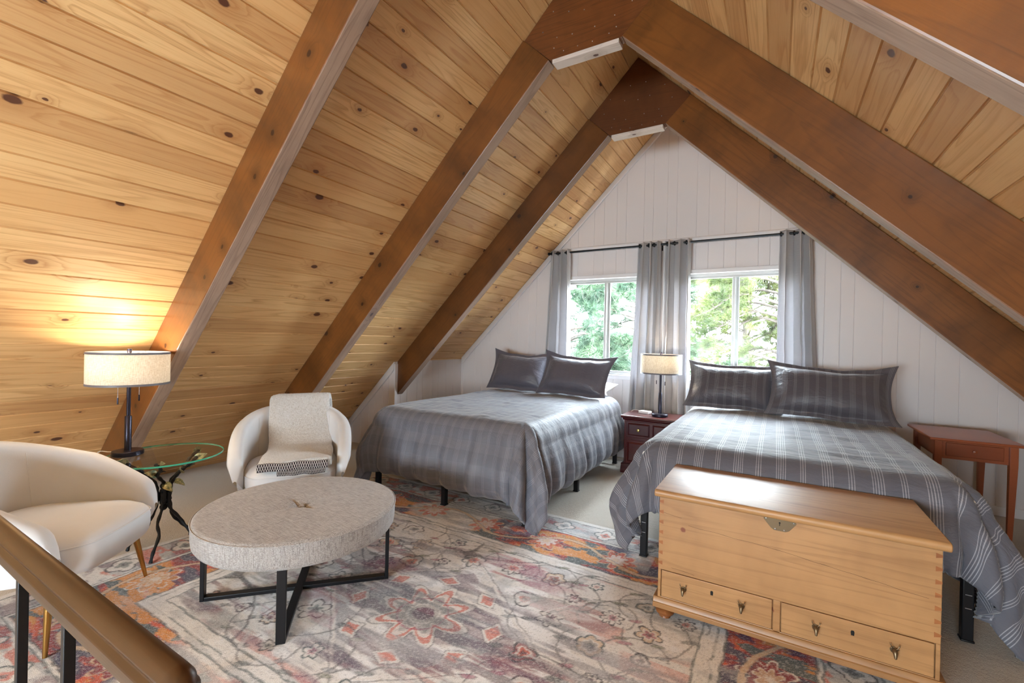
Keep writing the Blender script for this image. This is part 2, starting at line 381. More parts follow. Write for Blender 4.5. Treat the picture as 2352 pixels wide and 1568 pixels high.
def grid(name, nu, nv, fn, uvfn=None, closed_u=False):
    V = np.empty((nu*nv, 3), np.float32); UV = np.empty((nu*nv, 2), np.float32)
    for j in range(nv):
        for i in range(nu):
            V[j*nu+i] = fn(i/(nu-1) if not closed_u else i/nu, j/(nv-1)); UV[j*nu+i] = uvfn(i/(nu-1), j/(nv-1)) if uvfn else (i/(nu-1), j/(nv-1))
    fs = []
    for j in range(nv-1):
        for i in range(nu-1 if not closed_u else nu):
            a = j*nu+i; b = j*nu+(i+1) % nu; fs.append((a, b, b+nu, a+nu))
    me = bpy.data.meshes.new(name); me.from_pydata(V.tolist(), [], fs)
    uvl = me.uv_layers.new(name='UVMap'); li = np.empty(len(me.loops), np.int32); me.loops.foreach_get('vertex_index', li)
    uvl.data.foreach_set('uv', UV[li].ravel()); me.update(); return me
def nz(x, y, z=0.0, s=1.0): return noise.noise(Vector((x*s, y*s, z)))

# ------------------------------------------------------------------ the room
RIDGE_X, RIDGE_Z = -1.07, 3.76
YOUT = 5.24
# floor
struct(finish(B(-5.3, 3.3, YBACK-.1, YE+.1, -.15, 0), 'floor', M['carpet'], smooth=None))
# plank slopes, V-grooves cut into the profile
def slope(name, origin, upx, sgn, phase, mat):
    L = RIDGE_Z*math.sqrt(2) if sgn < 0 else RIDGE_Z*math.sqrt(2)
    prof = [(0.0, 0.0)]
    k = 0
    while True:
        s = phase+k*PITCH_P
        if s > L-.02: break
        if s > .02: prof += [(s-.0055, 0.0), (s-.001, .009), (s+.001, .009), (s+.0055, 0.0)]
        k += 1
    prof.append((L, 0.0))
    bm = bmesh.new(); ln = YE - YBACK
    rows = [[bm.verts.new((t*ln, s, -sgn*d)) for t in (0, 1)] for s, d in prof]
    for a, b in zip(rows, rows[1:]): bm.faces.new((a[0], a[1], b[1], b[0]))
    # back of the boards
    q = [bm.verts.new((t*ln, s, -sgn*.05)) for s in (0, L) for t in (0, 1)]
    bm.faces.new((q[0], q[1], q[3], q[2])); bm.faces.new((rows[0][0], rows[0][1], q[1], q[0])); bm.faces.new((rows[-1][0], rows[-1][1], q[3], q[2]))
    o = finish(bm, name, mat, smooth=None)
    ax = Vector((0, 1, 0)); ay = Vector((upx, 0, 1)).normalized(); az = ax.cross(ay)
    o.matrix_world = Matrix(((ax.x, ay.x, az.x, origin[0]), (ax.y, ay.y, az.y, origin[1]), (ax.z, ay.z, az.z, origin[2]), (0, 0, 0, 1)))
    return struct(o)
slope('ceiling_left', (-4.83, YBACK, 0), 1, 1, PH_L, M['plank_left'])
slope('ceiling_right', (2.69, YBACK, 0), -1, -1, PH_R, M['plank_right'])
# roof outside, overhanging the gable, with white barge boards
def roof(name, x0, dx):
    bm = bmesh.new(); a, b = (x0, .08), (RIDGE_X, RIDGE_Z+.09)
    n = .12
    prism(bm, [(x0, .06), (RIDGE_X, RIDGE_Z+.06), (RIDGE_X, RIDGE_Z+.06+n), (x0-dx*n, .06)], YBACK-.2, YOUT)
    return struct(finish(bm, name, M['roofing'], smooth=None))
roof('ceiling_roof_left', -4.9, 1); roof('ceiling_roof_right', 2.76, -1)
bm = bmesh.new(); prism(bm, [(-4.9, -.12), (RIDGE_X, RIDGE_Z-.06), (RIDGE_X, RIDGE_Z+.14), (-4.9, .08)], YOUT, YOUT+.03)
struct(finish(bm, 'trim_4', M['trimw'], smooth=None))
bm = bmesh.new(); prism(bm, [(2.76, -.12), (RIDGE_X, RIDGE_Z-.06), (RIDGE_X, RIDGE_Z+.14), (2.76, .08)], YOUT, YOUT+.03)
struct(finish(bm, 'trim_5', M['trimw'], smooth=None))

def roofz(x): return min(x+4.83, -x+2.69)
def panel_wall(name, x0, x1, holes, grooves, y, facing=-1, zmax=roofz, mat=None, thick=.12, zcap=None):
    """grooved board wall in the plane Y=y; local x = world x, notches open towards facing"""
    xs = {x0: 0, x1: 0}
    for h in holes: xs[h[0]] = 0; xs[h[1]] = 0
    if x0 < RIDGE_X < x1: xs[RIDGE_X] = 0
    for g in grooves:
        if x0+.02 < g < x1-.02:
            xs[g-.004] = 0; xs[g] = .004; xs[g+.004] = 0
    ks = sorted(xs); bm = bmesh.new()
    for a, b in zip(ks, ks[1:]):
        m = (a+b)/2; cuts = [(0, 'f')]
        hs = [h for h in holes if h[0] < m < h[1]]
        segs = []
        if hs:
            lo = (0, 0)
            for h in sorted(hs, key=lambda q: q[2]): segs.append((lo, (h[2], h[2]))); lo = (h[3], h[3])
            segs.append((lo, (zmax(a), zmax(b))))
        else: segs = [((0, 0), (zmax(a), zmax(b)))]
        for (a0, b0), (a1, b1) in segs:
            if a1 <= a0+1e-4 and b1 <= b0+1e-4: continue
            ya, yb = y-facing*xs[a], y-facing*xs[b]
            q = [(a, ya, a0), (b, yb, b0), (b, yb, b1), (a, ya, a1)]
            v = [bm.verts.new(p) for p in q]; w = [bm.verts.new((p[0], y-facing*thick, p[2])) for p in q]
            bm.faces.new(v); bm.faces.new(w[::-1])
            bm.faces.new((v[3], v[2], w[2], w[3])); bm.faces.new((v[0], w[0], w[1], v[1]))
    for h in holes:
        for xx in (h[0], h[1]):
            v = [bm.verts.new(p) for p in ((xx, y, h[2]), (xx, y-facing*thick, h[2]), (xx, y-facing*thick, h[3]), (xx, y, h[3]))]; bm.faces.new(v)
    bmesh.ops.remove_doubles(bm, verts=bm.verts, dist=1e-5)
    return struct(finish(bm, name, mat or M['wall'], smooth=None))
gro = [.497, .599, .803, .908, 1.054, 1.155, 1.305, 1.533, 1.65, 1.80, 1.90, 2.1, 2.3]
g = .497; seq = [.12, .2, .1, .15, .1, .2, .11, .15]; i = 0
while g > -4.8: g -= seq[i % 8]; gro.append(round(g, 4)); i += 1
panel_wall('wall_end', -3.86, 2.69, [(W1[0], W1[1], WZ0, WZ1), (W2[0], W2[1], WZ0, WZ1)], gro, YE)
BW = (-2.1, -.04, .60, 1.50)
panel_wall('wall_back', -4.83, 2.69, [BW], [], YBACK, facing=1, mat=M['plaster'])
# knee wall left of the bed and the triangular return wall
KX = -3.80
def knee():
    bm = bmesh.new(); ys = [YC-.03, YE]; gs = [YC+.06, YC+.17, YC+.34, YC+.44, YC+.62, YC+.74, YC+.9, YC+1.05]
    d = {ys[0]: 0, ys[1]: 0}
    for g_ in gs: d[g_-.004] = 0; d[g_] = .004; d[g_+.004] = 0
    k = sorted(d); top = KX+4.83-.005
    for a, b in zip(k, k[1:]):
        v = [bm.verts.new(p) for p in ((KX-d[a], a, 0), (KX-d[b], b, 0), (KX-d[b], b, top), (KX-d[a], a, top))]; bm.faces.new(v)
        w = [bm.verts.new(p) for p in ((KX-.1, a, 0), (KX-.1, b, 0), (KX-.1, b, top-.1), (KX-.1, a, top-.1))]; bm.faces.new(w[::-1])
    return struct(finish(bm, 'wall_left', M['wall'], smooth=None))
knee()
panel_wall('wall_return', -4.83, KX, [], [-3.9, -4.0, -4.13, -4.22, -4.36, -4.5, -4.62], YC-.03, zmax=lambda x: x+4.825, thick=.06)
# diagonal trims
def slant_trim(name, xa, xb, y0, y1, w, sgn=1, dz=-.002):
    za = (xa+4.83 if sgn > 0 else -xa+2.69)+dz; zb = (xb+4.83 if sgn > 0 else -xb+2.69)+dz; h = w*math.sqrt(2)
    bm = bmesh.new(); prism(bm, [(xa, za), (xb, zb), (xb, zb-h), (xa, za-h)], y0, y1)
    return struct(finish(bm, name, M['trimw'], smooth=None, bevel=.006, seg=2))
slant_trim('trim_1', -3.78, RIDGE_X, YE-.03, YE+.001, .06)
slant_trim('trim_2', RIDGE_X, 2.63, YE-.03, YE+.001, .06, -1)
slant_trim('trim_3', -4.80, -3.80, YC-.055, YC-.029, .065)
bm = B(-3.80, -3.785, YC-.045, YC-.0, .0, 1.0); struct(finish(bm, 'trim_6', M['trimw'], smooth=None, bevel=.003))
# ledge above the curtain rod
bm = bmesh.new(); prism(bm, [(YE+.001, 2.385), (YE-.035, 2.40), (YE-.035, 2.425), (YE-.02, 2.44), (YE+.001, 2.44)], -2.36, .22, 'X')
struct(finish(bm, 'trim_7', M['trimw'], smooth=None))
struct(finish(B(-3.8, 2.6, YE-.014, YE+.001, 0, .075), 'baseboard_end', M['trimw'], smooth=None, bevel=.004))

# windows: aluminium sliders
def window(name, x0, x1, z0, z1, y, f=-1, mull=True):
    r = bpy.data.objects.new(name, None); COL.objects.link(r); r.location = ((x0+x1)/2, y, z0); r['kind'] = 'structure'
    w = (x1-x0)/2; h = z1-z0; bm = bmesh.new(); t = .028
    for a in ((-w, w, 0, t), (-w, w, h-t, h), (-w, -w+t, t, h-t), (w-t, w, t, h-t)):
        box(bm, a[0], a[1], .03, .09, a[2], a[3])
    finish(bm, 'window_frame', M['alu'], r, bevel=.003)
    bm = bmesh.new()
    if mull: box(bm, -.034, -.008, .035, .062, t, h-t); box(bm, -.004, .028, .062, .086, t, h-t); box(bm, -.012, 0.0, .05, .07, t, h-t)
    finish(bm, 'mullion', M['alu'], r, bevel=.003)
    bm = bmesh.new()
    for a in ((-w+t, -w+t+.018, t, h-t), (w-t-.018, w-t, t, h-t), (-w+t, w-t, t, t+.02), (-w+t, w-t, h-t-.02, h-t)):
        box(bm, a[0], a[1], .04, .08, a[2], a[3])
    finish(bm, 'sash', M['alu'], r, bevel=.003)
    finish(B(-w+t, w-t, .058, .062, t, h-t), 'pane', M['pane'], r, smooth=None)
    bm = bmesh.new()
    for a in ((-w, w, h, h+.045), (-w, w, -.045, 0)): box(bm, a[0], a[1], -.018 if f < 0 else .1, .001 if f < 0 else .12, a[2], a[3])
    box(bm, -w-.05, -w, -.018 if f < 0 else .1, .001 if f < 0 else .12, -.045, h+.045); box(bm, w, w+.05, -.018 if f < 0 else .1, .001 if f < 0 else .12, -.045, h+.045)
    finish(bm, 'window_casing', M['trimw'], r, bevel=.005)
    if f < 0:
        finish(B(-w-.02, w+.02, -.03, .03, -.012, .006), 'window_sill', M['trimw'], r, bevel=.004)
    return r
window('window_1', W1[0], W1[1], WZ0, WZ1, YE)
window('window_2', W2[0], W2[1], WZ0, WZ1, YE)
window('window_fill', BW[0], BW[1], BW[2], BW[3], YBACK-.12, f=1)  # unseen window behind the camera, added and sized to let in fill light

# ------------------------------------------------------------------ timber frames
IN_L, IN_R, PL_L, PL_R, TH = 4.44, 2.30, 4.83, 2.69, .092
def raftpoly(side, lo):
    if side > 0:
        top = [(-1.31, 3.13), (-1.505, 3.325)]
        if lo == 'floor': return [(-4.825, .002), (-4.44, .002), top[0], (top[1][0], top[1][1]-.003)]
        return [(KX+.002, KX+IN_L), top[0], (top[1][0], top[1][1]-.003), (KX+.002, KX+PL_L-.003)]
    return [(2.30, .002), (2.685, .002), (-.635, 3.322), (-.83, 3.13)]
def rafter(parent, side, lo, name, yb):
    pts = raftpoly(side, lo); ang = -PI/4 if side > 0 else PI/4
    # local X along the rafter: rotate about world Y
    c, s = math.cos(-ang), math.sin(-ang)
    # world(x,z) -> local: X' = x cos a + z sin a for rafter direction a
    a = PI/4 if side > 0 else -PI/4
    loc = [(x*math.cos(a)+z*math.sin(a), -x*math.sin(a)+z*math.cos(a)) for x, z in pts]
    bm = bmesh.new(); prism(bm, loc, 0, TH)
    zmin = min(p[1] for p in loc)
    bm.normal_update(); bmesh.ops.recalc_face_normals(bm, faces=bm.faces)
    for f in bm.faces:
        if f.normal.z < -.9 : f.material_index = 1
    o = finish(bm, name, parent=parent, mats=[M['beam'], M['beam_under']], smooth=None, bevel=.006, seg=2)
    o.rotation_euler = (0, -a, 0); return o
FR = {}
def frame(y, label, lo='floor'):
    r = thing('rafter_frame', label, 'roof beam', (0, y, 0), group=None)
    rafter(r, 1, lo, 'left_rafter', y); rafter(r, -1, 'floor', 'right_rafter', y)
    bm = bmesh.new()
    prism(bm, [(-1.307, 3.133), (-.833, 3.133), (-.638, 3.318), (-1.07, 3.75), (-1.502, 3.318)], .012, TH-.012)
    gp = finish(bm, 'gusset_plate', M['gusset'], r, smooth=None)
    bm = bmesh.new()
    rows = [(-1.36, 3.33), (-1.26, 3.27), (-1.16, 3.25), (-1.0, 3.25), (-.88, 3.27), (-.78, 3.33), (-1.30, 3.45), (-1.18, 3.40), (-1.07, 3.38), (-.96, 3.40), (-.84, 3.45), (-1.22, 3.17), (-1.12, 3.165), (-1.02, 3.165), (-.92, 3.17), (-1.28, 3.2), (-.86, 3.2), (-1.14, 3.52), (-1.0, 3.52)]
    if 'nail' not in FR: sphere(bm, (0, 0, 0), .0035, seg=8); FR['nail'] = finish(bm, 'nail', M['steel'], r)
    for i, (x, z) in enumerate(rows):
        c = FR['nail'] if (i == 0 and FR['nail'].location.length < 1e-6) else FR['nail'].copy()
        if c is not FR['nail']: COL.objects.link(c)
        c.parent = gp; c.location = (x+random.uniform(-.01, .01), .011, z+random.uniform(-.01, .01))
    bm = B(-1.29, -.85, .008, TH-.002, 3.105, 3.131)
    finish(bm, 'tie_board', M['tie'], r, smooth=None, bevel=.003)
    return r
frame(YA, 'nearest dark timber roof frame, its left rafter rising past the glass side table')
frame(YB, 'middle dark timber roof frame, left rafter coming down behind the armchair with the throw')
frame(YC, 'farthest timber roof frame with its left rafter ending on the white knee wall', lo='knee')

# ------------------------------------------------------------------ rug
RX0, RX1, RY0, RY1 = -3.22, .44, .33, 3.06
def rug():
    st = .006; nu = int((RX1-RX0)/st)+1; nv = int((RY1-RY0)/st)+1
    X, Y = np.meshgrid(np.linspace(RX0, RX1, nu), np.linspace(RY0, RY1, nv))
    rs = np.random.RandomState(5)
    def vnoise(x, y, seed, sx, sy):
        r = np.random.RandomState(seed); G = r.rand(128, 128)
        a = x*sx+50; b = y*sy+50; ia = np.floor(a).astype(int); ib = np.floor(b).astype(int); fa = a-ia; fb = b-ib
        fa = fa*fa*(3-2*fa); fb = fb*fb*(3-2*fb); g = lambda i, j: G[i % 128, j % 128]
        return (g(ia, ib)*(1-fa)+g(ia+1, ib)*fa)*(1-fb)+(g(ia, ib+1)*(1-fa)+g(ia+1, ib+1)*fa)*fb
    def fb(x, y, seed, sx, sy, o=4): return sum(vnoise(x, y, seed+k, sx*2**k, sy*2**k)/2**k for k in range(o))/sum(1/2**k for k in range(o))
    wx = (fb(X, Y, 1, 14, 14, 2)-.5)*.022; wy = (fb(X, Y, 3, 14, 14, 2)-.5)*.022
    x = X+wx; y = Y+wy
    pal = {k: np.array(sr(*v)[:3]) for k, v in dict(cream=(236, 233, 230), white=(248, 248, 250), grey=(140, 148, 158), teal=(78, 94, 98), navy=(62, 60, 92), or_=(214, 78, 26), red=(150, 22, 30), plum=(96, 20, 74), mag=(168, 34, 96), tan=(220, 190, 156), green=(110, 118, 88), char=(64, 62, 70), amber=(226, 148, 60)).items()}
    C = np.zeros(X.shape+(3,)); C[:] = pal['cream']; H = np.zeros(X.shape)
    def lay(mask, col, a=1.0):
        m = np.clip(mask, 0, 1)[..., None]*a; C[:] = C*(1-m)+(pal[col] if isinstance(col, str) else col)*m
    def ss(v, a, b): t = np.clip((v-a)/(b-a), 0, 1); return t*t*(3-2*t)
    streak = fb(X, Y, 11, 3.2, 26, 4)           # distressed streaks, woven along x
    big = fb(X, Y, 21, 1.5, 1.9, 3)
    spk = rs.rand(*X.shape)
    lay(ss(fb(X, Y, 31, 5, 9), .5, .62), 'white', .9); lay(ss(fb(X, Y, 35, 9, 18), .56, .68), 'grey', .35)
    dx = np.minimum(x-RX0, RX1-x); dy = np.minimum(y-RY0, RY1-y); D = np.minimum(dx, dy)
    # wide coloured border, faded unevenly
    fade = ss(big+.22*ss(np.abs(x+1.4), .8, 1.2)+.12*(x > -.6)-.06*((x > -1.6) & (x < -.9)), .36, .52)
    inb = ss(D, .26, .275)*(1-ss(D, .60, .615))
    def colour_field(sc_, seed):
        a = fb(x, y, seed, 4*sc_, 11*sc_, 4); b = fb(x, y, seed+7, 6*sc_, 16*sc_, 4)
        F = np.zeros(X.shape+(3,)); F[:] = pal['or_']
        for m, c in ((ss(a, .50, .54), 'red'), (ss(b, .55, .58), 'plum'), (ss(1-a, .56, .60), 'amber'), (ss(1-b, .58, .62), 'teal'), (ss(a*b, .33, .36), 'navy')):
            F = F*(1-m[..., None])+pal[c]*m[..., None]
        return F
    CF = colour_field(1.0, 40)
    m = inb*np.clip(fade*1.1, 0, 1)*ss(streak+.35*fade, .42, .52); C[:] = C*(1-m[..., None])+CF*m[..., None]
    lay(inb*(1-fade)*ss(streak, .5, .6), 'grey', .55)
    def line(v, w): return 1-ss(np.abs(v), w*.6, w)
    # flower helper
    def flower(cx, cy_, r, n, ph, c1, c2, oc='char', k=.35, amt=.9):
        u = x-cx; v = y-cy_; R = np.hypot(u, v); s = R < r*1.6
        th = np.arctan2(v, u); e = r*(1-k+k*np.abs(np.cos(n*th/2+ph)))
        lay(s*(R < e), c1, amt*.85); lay(s*line(R-e, .0065), oc, .95)
        e2 = e*.55; lay(s*(R < e2), c2, amt*.8); lay(s*line(R-e2, .006), 'cream', .8)
        lay(s*(R < e*.22), oc, .7)
    # rosettes and squares along the outer guard
    band = ss(D, .05, .056)*(1-ss(D, .245, .25))
    lay(band*ss(streak, .42, .56), 'grey', .5); lay(band*ss(fb(X, Y, 71, 7, 13), .56, .62)*fade, 'or_', .75); lay(band*ss(fb(X, Y, 75, 7, 13), .60, .66), 'plum', .55)
    for t in np.arange(RX0+.16, RX1-.1, .30):
        for yy in (RY1-.15, RY0+.15): flower(t, yy, .075, 4, 0, 'cream', 'or_' if rs.rand() > .4 else 'grey', 'teal')
    for t in np.arange(RY0+.42, RY1-.3, .30):
        for xx in (RX0+.15, RX1-.15): flower(xx, t, .075, 4, 0, 'cream', 'red' if rs.rand() > .5 else 'teal', 'char')
    for d0 in (.052, .248, .27, .605, .64, .70): lay(line(D-d0, .006), 'teal', .75); H += line(D-d0, .006)*-.5
    lay(ss(D, .615, .62)*(1-ss(D, .69, .695))*ss(streak, .40, .5), 'cream', .7)
    # palmettes in the wide border
    for t in np.arange(RX0+.55, RX1-.4, .47):
        for yy in (RY1-.435, RY0+.435): flower(t, yy, .12, 8, .4, 'or_' if rs.rand() > .35 else 'red', 'cream', 'tan', .5)
    for t in np.arange(RY0+.75, RY1-.6, .47):
        for xx in (RX0+.435, RX1-.435): flower(xx, t, .12, 8, .4, 'red' if rs.rand() > .5 else 'amber', 'tan', 'cream', .5)
    # vines: sine scrolls
    for yy, sg in ((RY1-.435, 1), (RY0+.435, -1)):
        vv = y-yy-.10*np.sin((x-RX0)*2*PI/.94); mm = (dx > .3)*(D < .6)*(D > .27); lay(mm*line(vv, .014), 'tan', .9); lay(mm*line(np.abs(vv)-.017, .005), 'char', .5)
    for xx in (RX0+.435, RX1-.435):
        vv = x-xx-.10*np.sin((y-RY0)*2*PI/.94); mm = (dy > .3)*(D < .6)*(D > .27); lay(mm*line(vv, .014), 'tan', .9); lay(mm*line(np.abs(vv)-.017, .005), 'char', .5)
    # field
    fld = ss(D, .70, .71)
    cx, cy_ = (RX0+RX1)/2-.02, (RY0+RY1)/2-.08
    u = x-cx; v = y-cy_; R = np.abs(u)*.8+np.abs(v); Rc = np.hypot(u, v); th = np.arctan2(v, u)
    lay(fld*(R < .50)*ss(streak, .36, .52), 'navy', .45); lay(fld*(R < .42)*ss(fb(X, Y, 81, 4, 20), .46, .56), 'plum', .5)
    lay(fld*line(R-.50, .01), 'cream', .9); lay(fld*line(R-.52, .005), 'char', .6)
    star = .20*(1+.28*np.cos(8*th)); lay((Rc < star*1.0), 'cream', .8); lay((Rc < star*.86), 'or_', .75); lay((Rc < star*.72), 'cream', .9); lay((Rc < star*.60), 'teal', .45); lay(line(Rc-star, .006), 'char', .6)
    lay(Rc < .05, 'plum', .9); lay(line(Rc-.075, .007), 'cream', .9); lay(line(Rc-.12, .006), 'mag', .6)
    for k in range(8):
        a = k*PI/4+.2; px, py = cx+.36*math.cos(a), cy_+.30*math.sin(a); pu = x-px; pv = y-py; q = np.abs(pu*math.cos(a)+pv*math.sin(a))*1.4+np.abs(-pu*math.sin(a)+pv*math.cos(a))
        lay(q < .075, 'cream', .9); lay(q < .052, 'or_', .75); lay(line(q-.078, .005), 'char', .6)
    op = fld*(Rc > .35)*ss(fb(X, Y, 121, 2.4, 5, 4), .56, .64)*ss(streak, .42, .54); lay(op, 'or_', .42); op = fld*ss(fb(X, Y, 131, 2.6, 5, 4), .58, .66)*ss(streak, .40, .52); lay(op, 'plum', .45)
    # scattered blossoms, leaves and vines in the field
    pts = []
    for _ in range(900):
        px = rs.uniform(RX0+.78, RX1-.76); py = rs.uniform(RY0+.76, RY1-.76)
        if math.hypot(px-cx, (py-cy_)*1.1) < .52: continue
        if all(math.hypot(px-a, py-b) > .17 for a, b in pts): pts.append((px, py))
    cols = ['or_', 'mag', 'plum', 'plum', 'teal', 'or_', 'grey', 'red']
    for i, (px, py) in enumerate(pts):
        r = rs.uniform(.035, .082); flower(px, py, r, rs.choice([5, 6, 8, 3]), rs.rand()*3, rs.choice(['cream', 'cream', 'tan', cols[i % 8]]), cols[(i*3) % 8], 'char' if i % 3 else 'teal', rs.uniform(.25, .55), .9)
        a0 = rs.rand()*6.28; rr = r+rs.uniform(.04, .08); uu = x-px; vv = y-py; R2 = np.hypot(uu, vv); t2 = (np.arctan2(vv, uu)-a0) % (2*PI)
        rad = rr*(1+.16*t2); mk = (t2 < 4.2)*(R2 < .3); lay(mk*line(R2-rad, .0055), 'char', .6)
        for s_ in (.9, 2.1, 3.3):
            lx = px+rr*(1+.16*s_)*math.cos(a0+s_); ly = py+rr*(1+.16*s_)*math.sin(a0+s_); q = np.hypot((x-lx)*.7+(y-ly)*.4, ((y-ly)-(x-lx)*.4)*2.0)
            lay(q < .024, rs.choice(['grey', 'teal', 'mag', 'green']), .6); lay(line(q-.026, .004), 'char', .5)
    # curving lattice
    lat = np.sin(x*5.3+1.2*np.sin(y*4.1))+np.sin(y*6.1+1.4*np.sin(x*3.7)); lay(fld*line(lat, .05)*(Rc > .55), 'char', .75); lay(fld*line(lat-.25, .07)*(Rc > .55), 'cream', .7)
    lay(fld*(Rc > .4)*ss(fb(X, Y, 91, 3, 6), .56, .70)*ss(streak, .4, .6), 'mag', .42)
    # wear: white abrasion streaks plus yarn speckle
    worn = ss(fb(X, Y, 95, 2.2, 7, 4), .54, .68)*ss(streak, .40, .62); lay(worn*ss(D, .3, .8), 'white', .55); blu = fld*ss(fb(X, Y, 101, 1.6, 3.4, 3), .50, .60)*ss(streak, .46, .60); lay(blu, 'navy', .42); blu = fld*ss(fb(X, Y, 111, 2.0, 3.6, 3), .55, .64)*ss(streak, .40, .56); lay(blu, 'teal', .40)
    lay((spk > .84)*1.0, 'white', .30); lay((spk < .09)*1.0, 'char', .28)
    lay(1-ss(D, .028, .032), 'cream', .9)
    H = H - .6*((C.mean(2) < .12)*1.0)
    rip = np.where(x < RX0+.9, (1-ss(X-RX0, 0, .28))*(.010+.012*np.sin(Y*5.2+1.0)*np.sin(Y*2.3)), 0)
    Z = .011+.0012*H+.0015*(rs.rand(*X.shape)-.5)+np.maximum(rip, 0)
    edge = 1-ss(np.minimum(np.minimum(X-RX0, RX1-X), np.minimum(Y-RY0, RY1-Y)), 0, .012); Z = Z*(1-edge)+.001*edge
    Xo = X+.012*np.sin(Y*4.3+.7)*(1-ss(X-RX0, 0, .5))
    V = np.stack([Xo, Y, Z], -1).reshape(-1, 3).astype(np.float32)
    idx = np.arange(nu*nv).reshape(nv, nu); Fq = np.stack([idx[:-1, :-1], idx[:-1, 1:], idx[1:, 1:], idx[1:, :-1]], -1).reshape(-1, 4)
    me = bpy.data.meshes.new('area_rug'); me.vertices.add(len(V)); me.vertices.foreach_set('co', V.ravel())
    me.loops.add(Fq.size); me.loops.foreach_set('vertex_index', Fq.ravel().astype(np.int32))
    me.polygons.add(len(Fq)); me.polygons.foreach_set('loop_start', np.arange(0, Fq.size, 4, dtype=np.int32)); me.polygons.foreach_set('loop_total', np.full(len(Fq), 4, np.int32))
    me.update(calc_edges=True); me.validate()
    ca = me.color_attributes.new('pattern', 'FLOAT_COLOR', 'POINT'); ca.data.foreach_set('color', np.concatenate([C.reshape(-1, 3), np.ones((len(V), 1))], 1).astype(np.float32).ravel())
    t = NT('woven_rug'); at = t.n('ShaderNodeAttribute', attribute_name='pattern'); o = t.obj()
    yn = t.noise(t.mapv(o, (260, 420, 1)), 1.0, 2, .7)
    c = t.mix(t.ramp(yn, [(.46, .0), (.64, .30)]), at.outputs['Color'], sr(70, 70, 78)); yn2 = t.noise(t.mapv(o, (330, 220, 1)), 1.0, 2, .7)
    c = t.mix(t.ramp(yn2, [(.5, .0), (.66, .38)]), c, sr(240, 236, 236)); t.bump(t.math('ADD', yn, yn2), .6, .004); t.set(color=c, rough=.92, sheen=.15)
    o = link_mesh(me, 'area_rug', t.m, smooth=None)
    for p in (0,): me.polygons.foreach_set('use_smooth', np.ones(len(Fq), bool))
    tag(o, 'large distressed rug with faded orange, crimson, purple and grey floral pattern on carpet', 'rug')
rug()

# ------------------------------------------------------------------ beds
BT = .66    # mattress top
def bed(x0, x1, y0, y1, label, matt_label, group):
    r = thing('bed_frame', label, 'bed', ((x0+x1)/2, y0, 0), group=group); w = (x1-x0)/2; L = y1-y0
    bm = bmesh.new(); t = .03
    for a in ((-w, w, 0, t), (-w, w, L-t, L), (-w, -w+t, t, L-t), (w-t, w, t, L-t), (-t/2, t/2, t, L-t)): box(bm, a[0], a[1], a[2], a[3], .33, .37)
    finish(bm, 'side_rail', M['metal_black'], r, bevel=.003)
    sl0 = finish(B(-w+t, w-t, 0, .02, .35, .36), 'slat', M['metal_black'], r, smooth=None, loc=(0, .12, 0))
    for k in range(1, 12): c = sl0.copy(); COL.objects.link(c); c.location = (0, .12+k*.16, 0)
    leg = None
    for yy in (.03, .95, L-.05):
        for xx in (-w+.03, 0, w-.03):
            if leg is None:
                bm = bmesh.new(); box(bm, -.02, .02, -.02, .02, .014, .33); box(bm, -.024, .024, -.024, .024, .012, .022)
                leg = finish(bm, 'leg', M['metal_black'], r, loc=(xx, yy, 0), bevel=.004)
                sl = [finish(B(-.011, .011, -.0215, -.0205, 0, .003), 'slot', M['steel'], leg, smooth=None, loc=(0, 0, zz)) for zz in (.16, .22)]
            else:
                c = leg.copy(); COL.objects.link(c); c.location = (xx, yy, 0 if yy < .1 else -.012)
                for q in sl: s2 = q.copy(); COL.objects.link(s2); s2.parent = c
    m = bmesh.new(); box(m, -w-.01, w+.01, .02, 2.02, 0, BT-.372)
    mo = finish(m, 'mattress', M['cotton'], loc=((x0+x1)/2, y0, .372), bevel=.04, seg=4)
    tag(mo, matt_label, 'mattress'); return r
BED1 = (-2.96, -1.45, 2.72, 4.80); BED2 = (-.70, .79, 2.745, 4.83)
bed(*BED1, 'black metal bed frame on thin legs under the left bed by the white knee wall', 'mattress of the left bed, hidden under its grey duvet', 'metal bed frames')
bed(*BED2, 'black metal bed frame under the right bed behind the pine chest', 'mattress of the right bed, hidden under its grey duvet', 'metal bed frames')

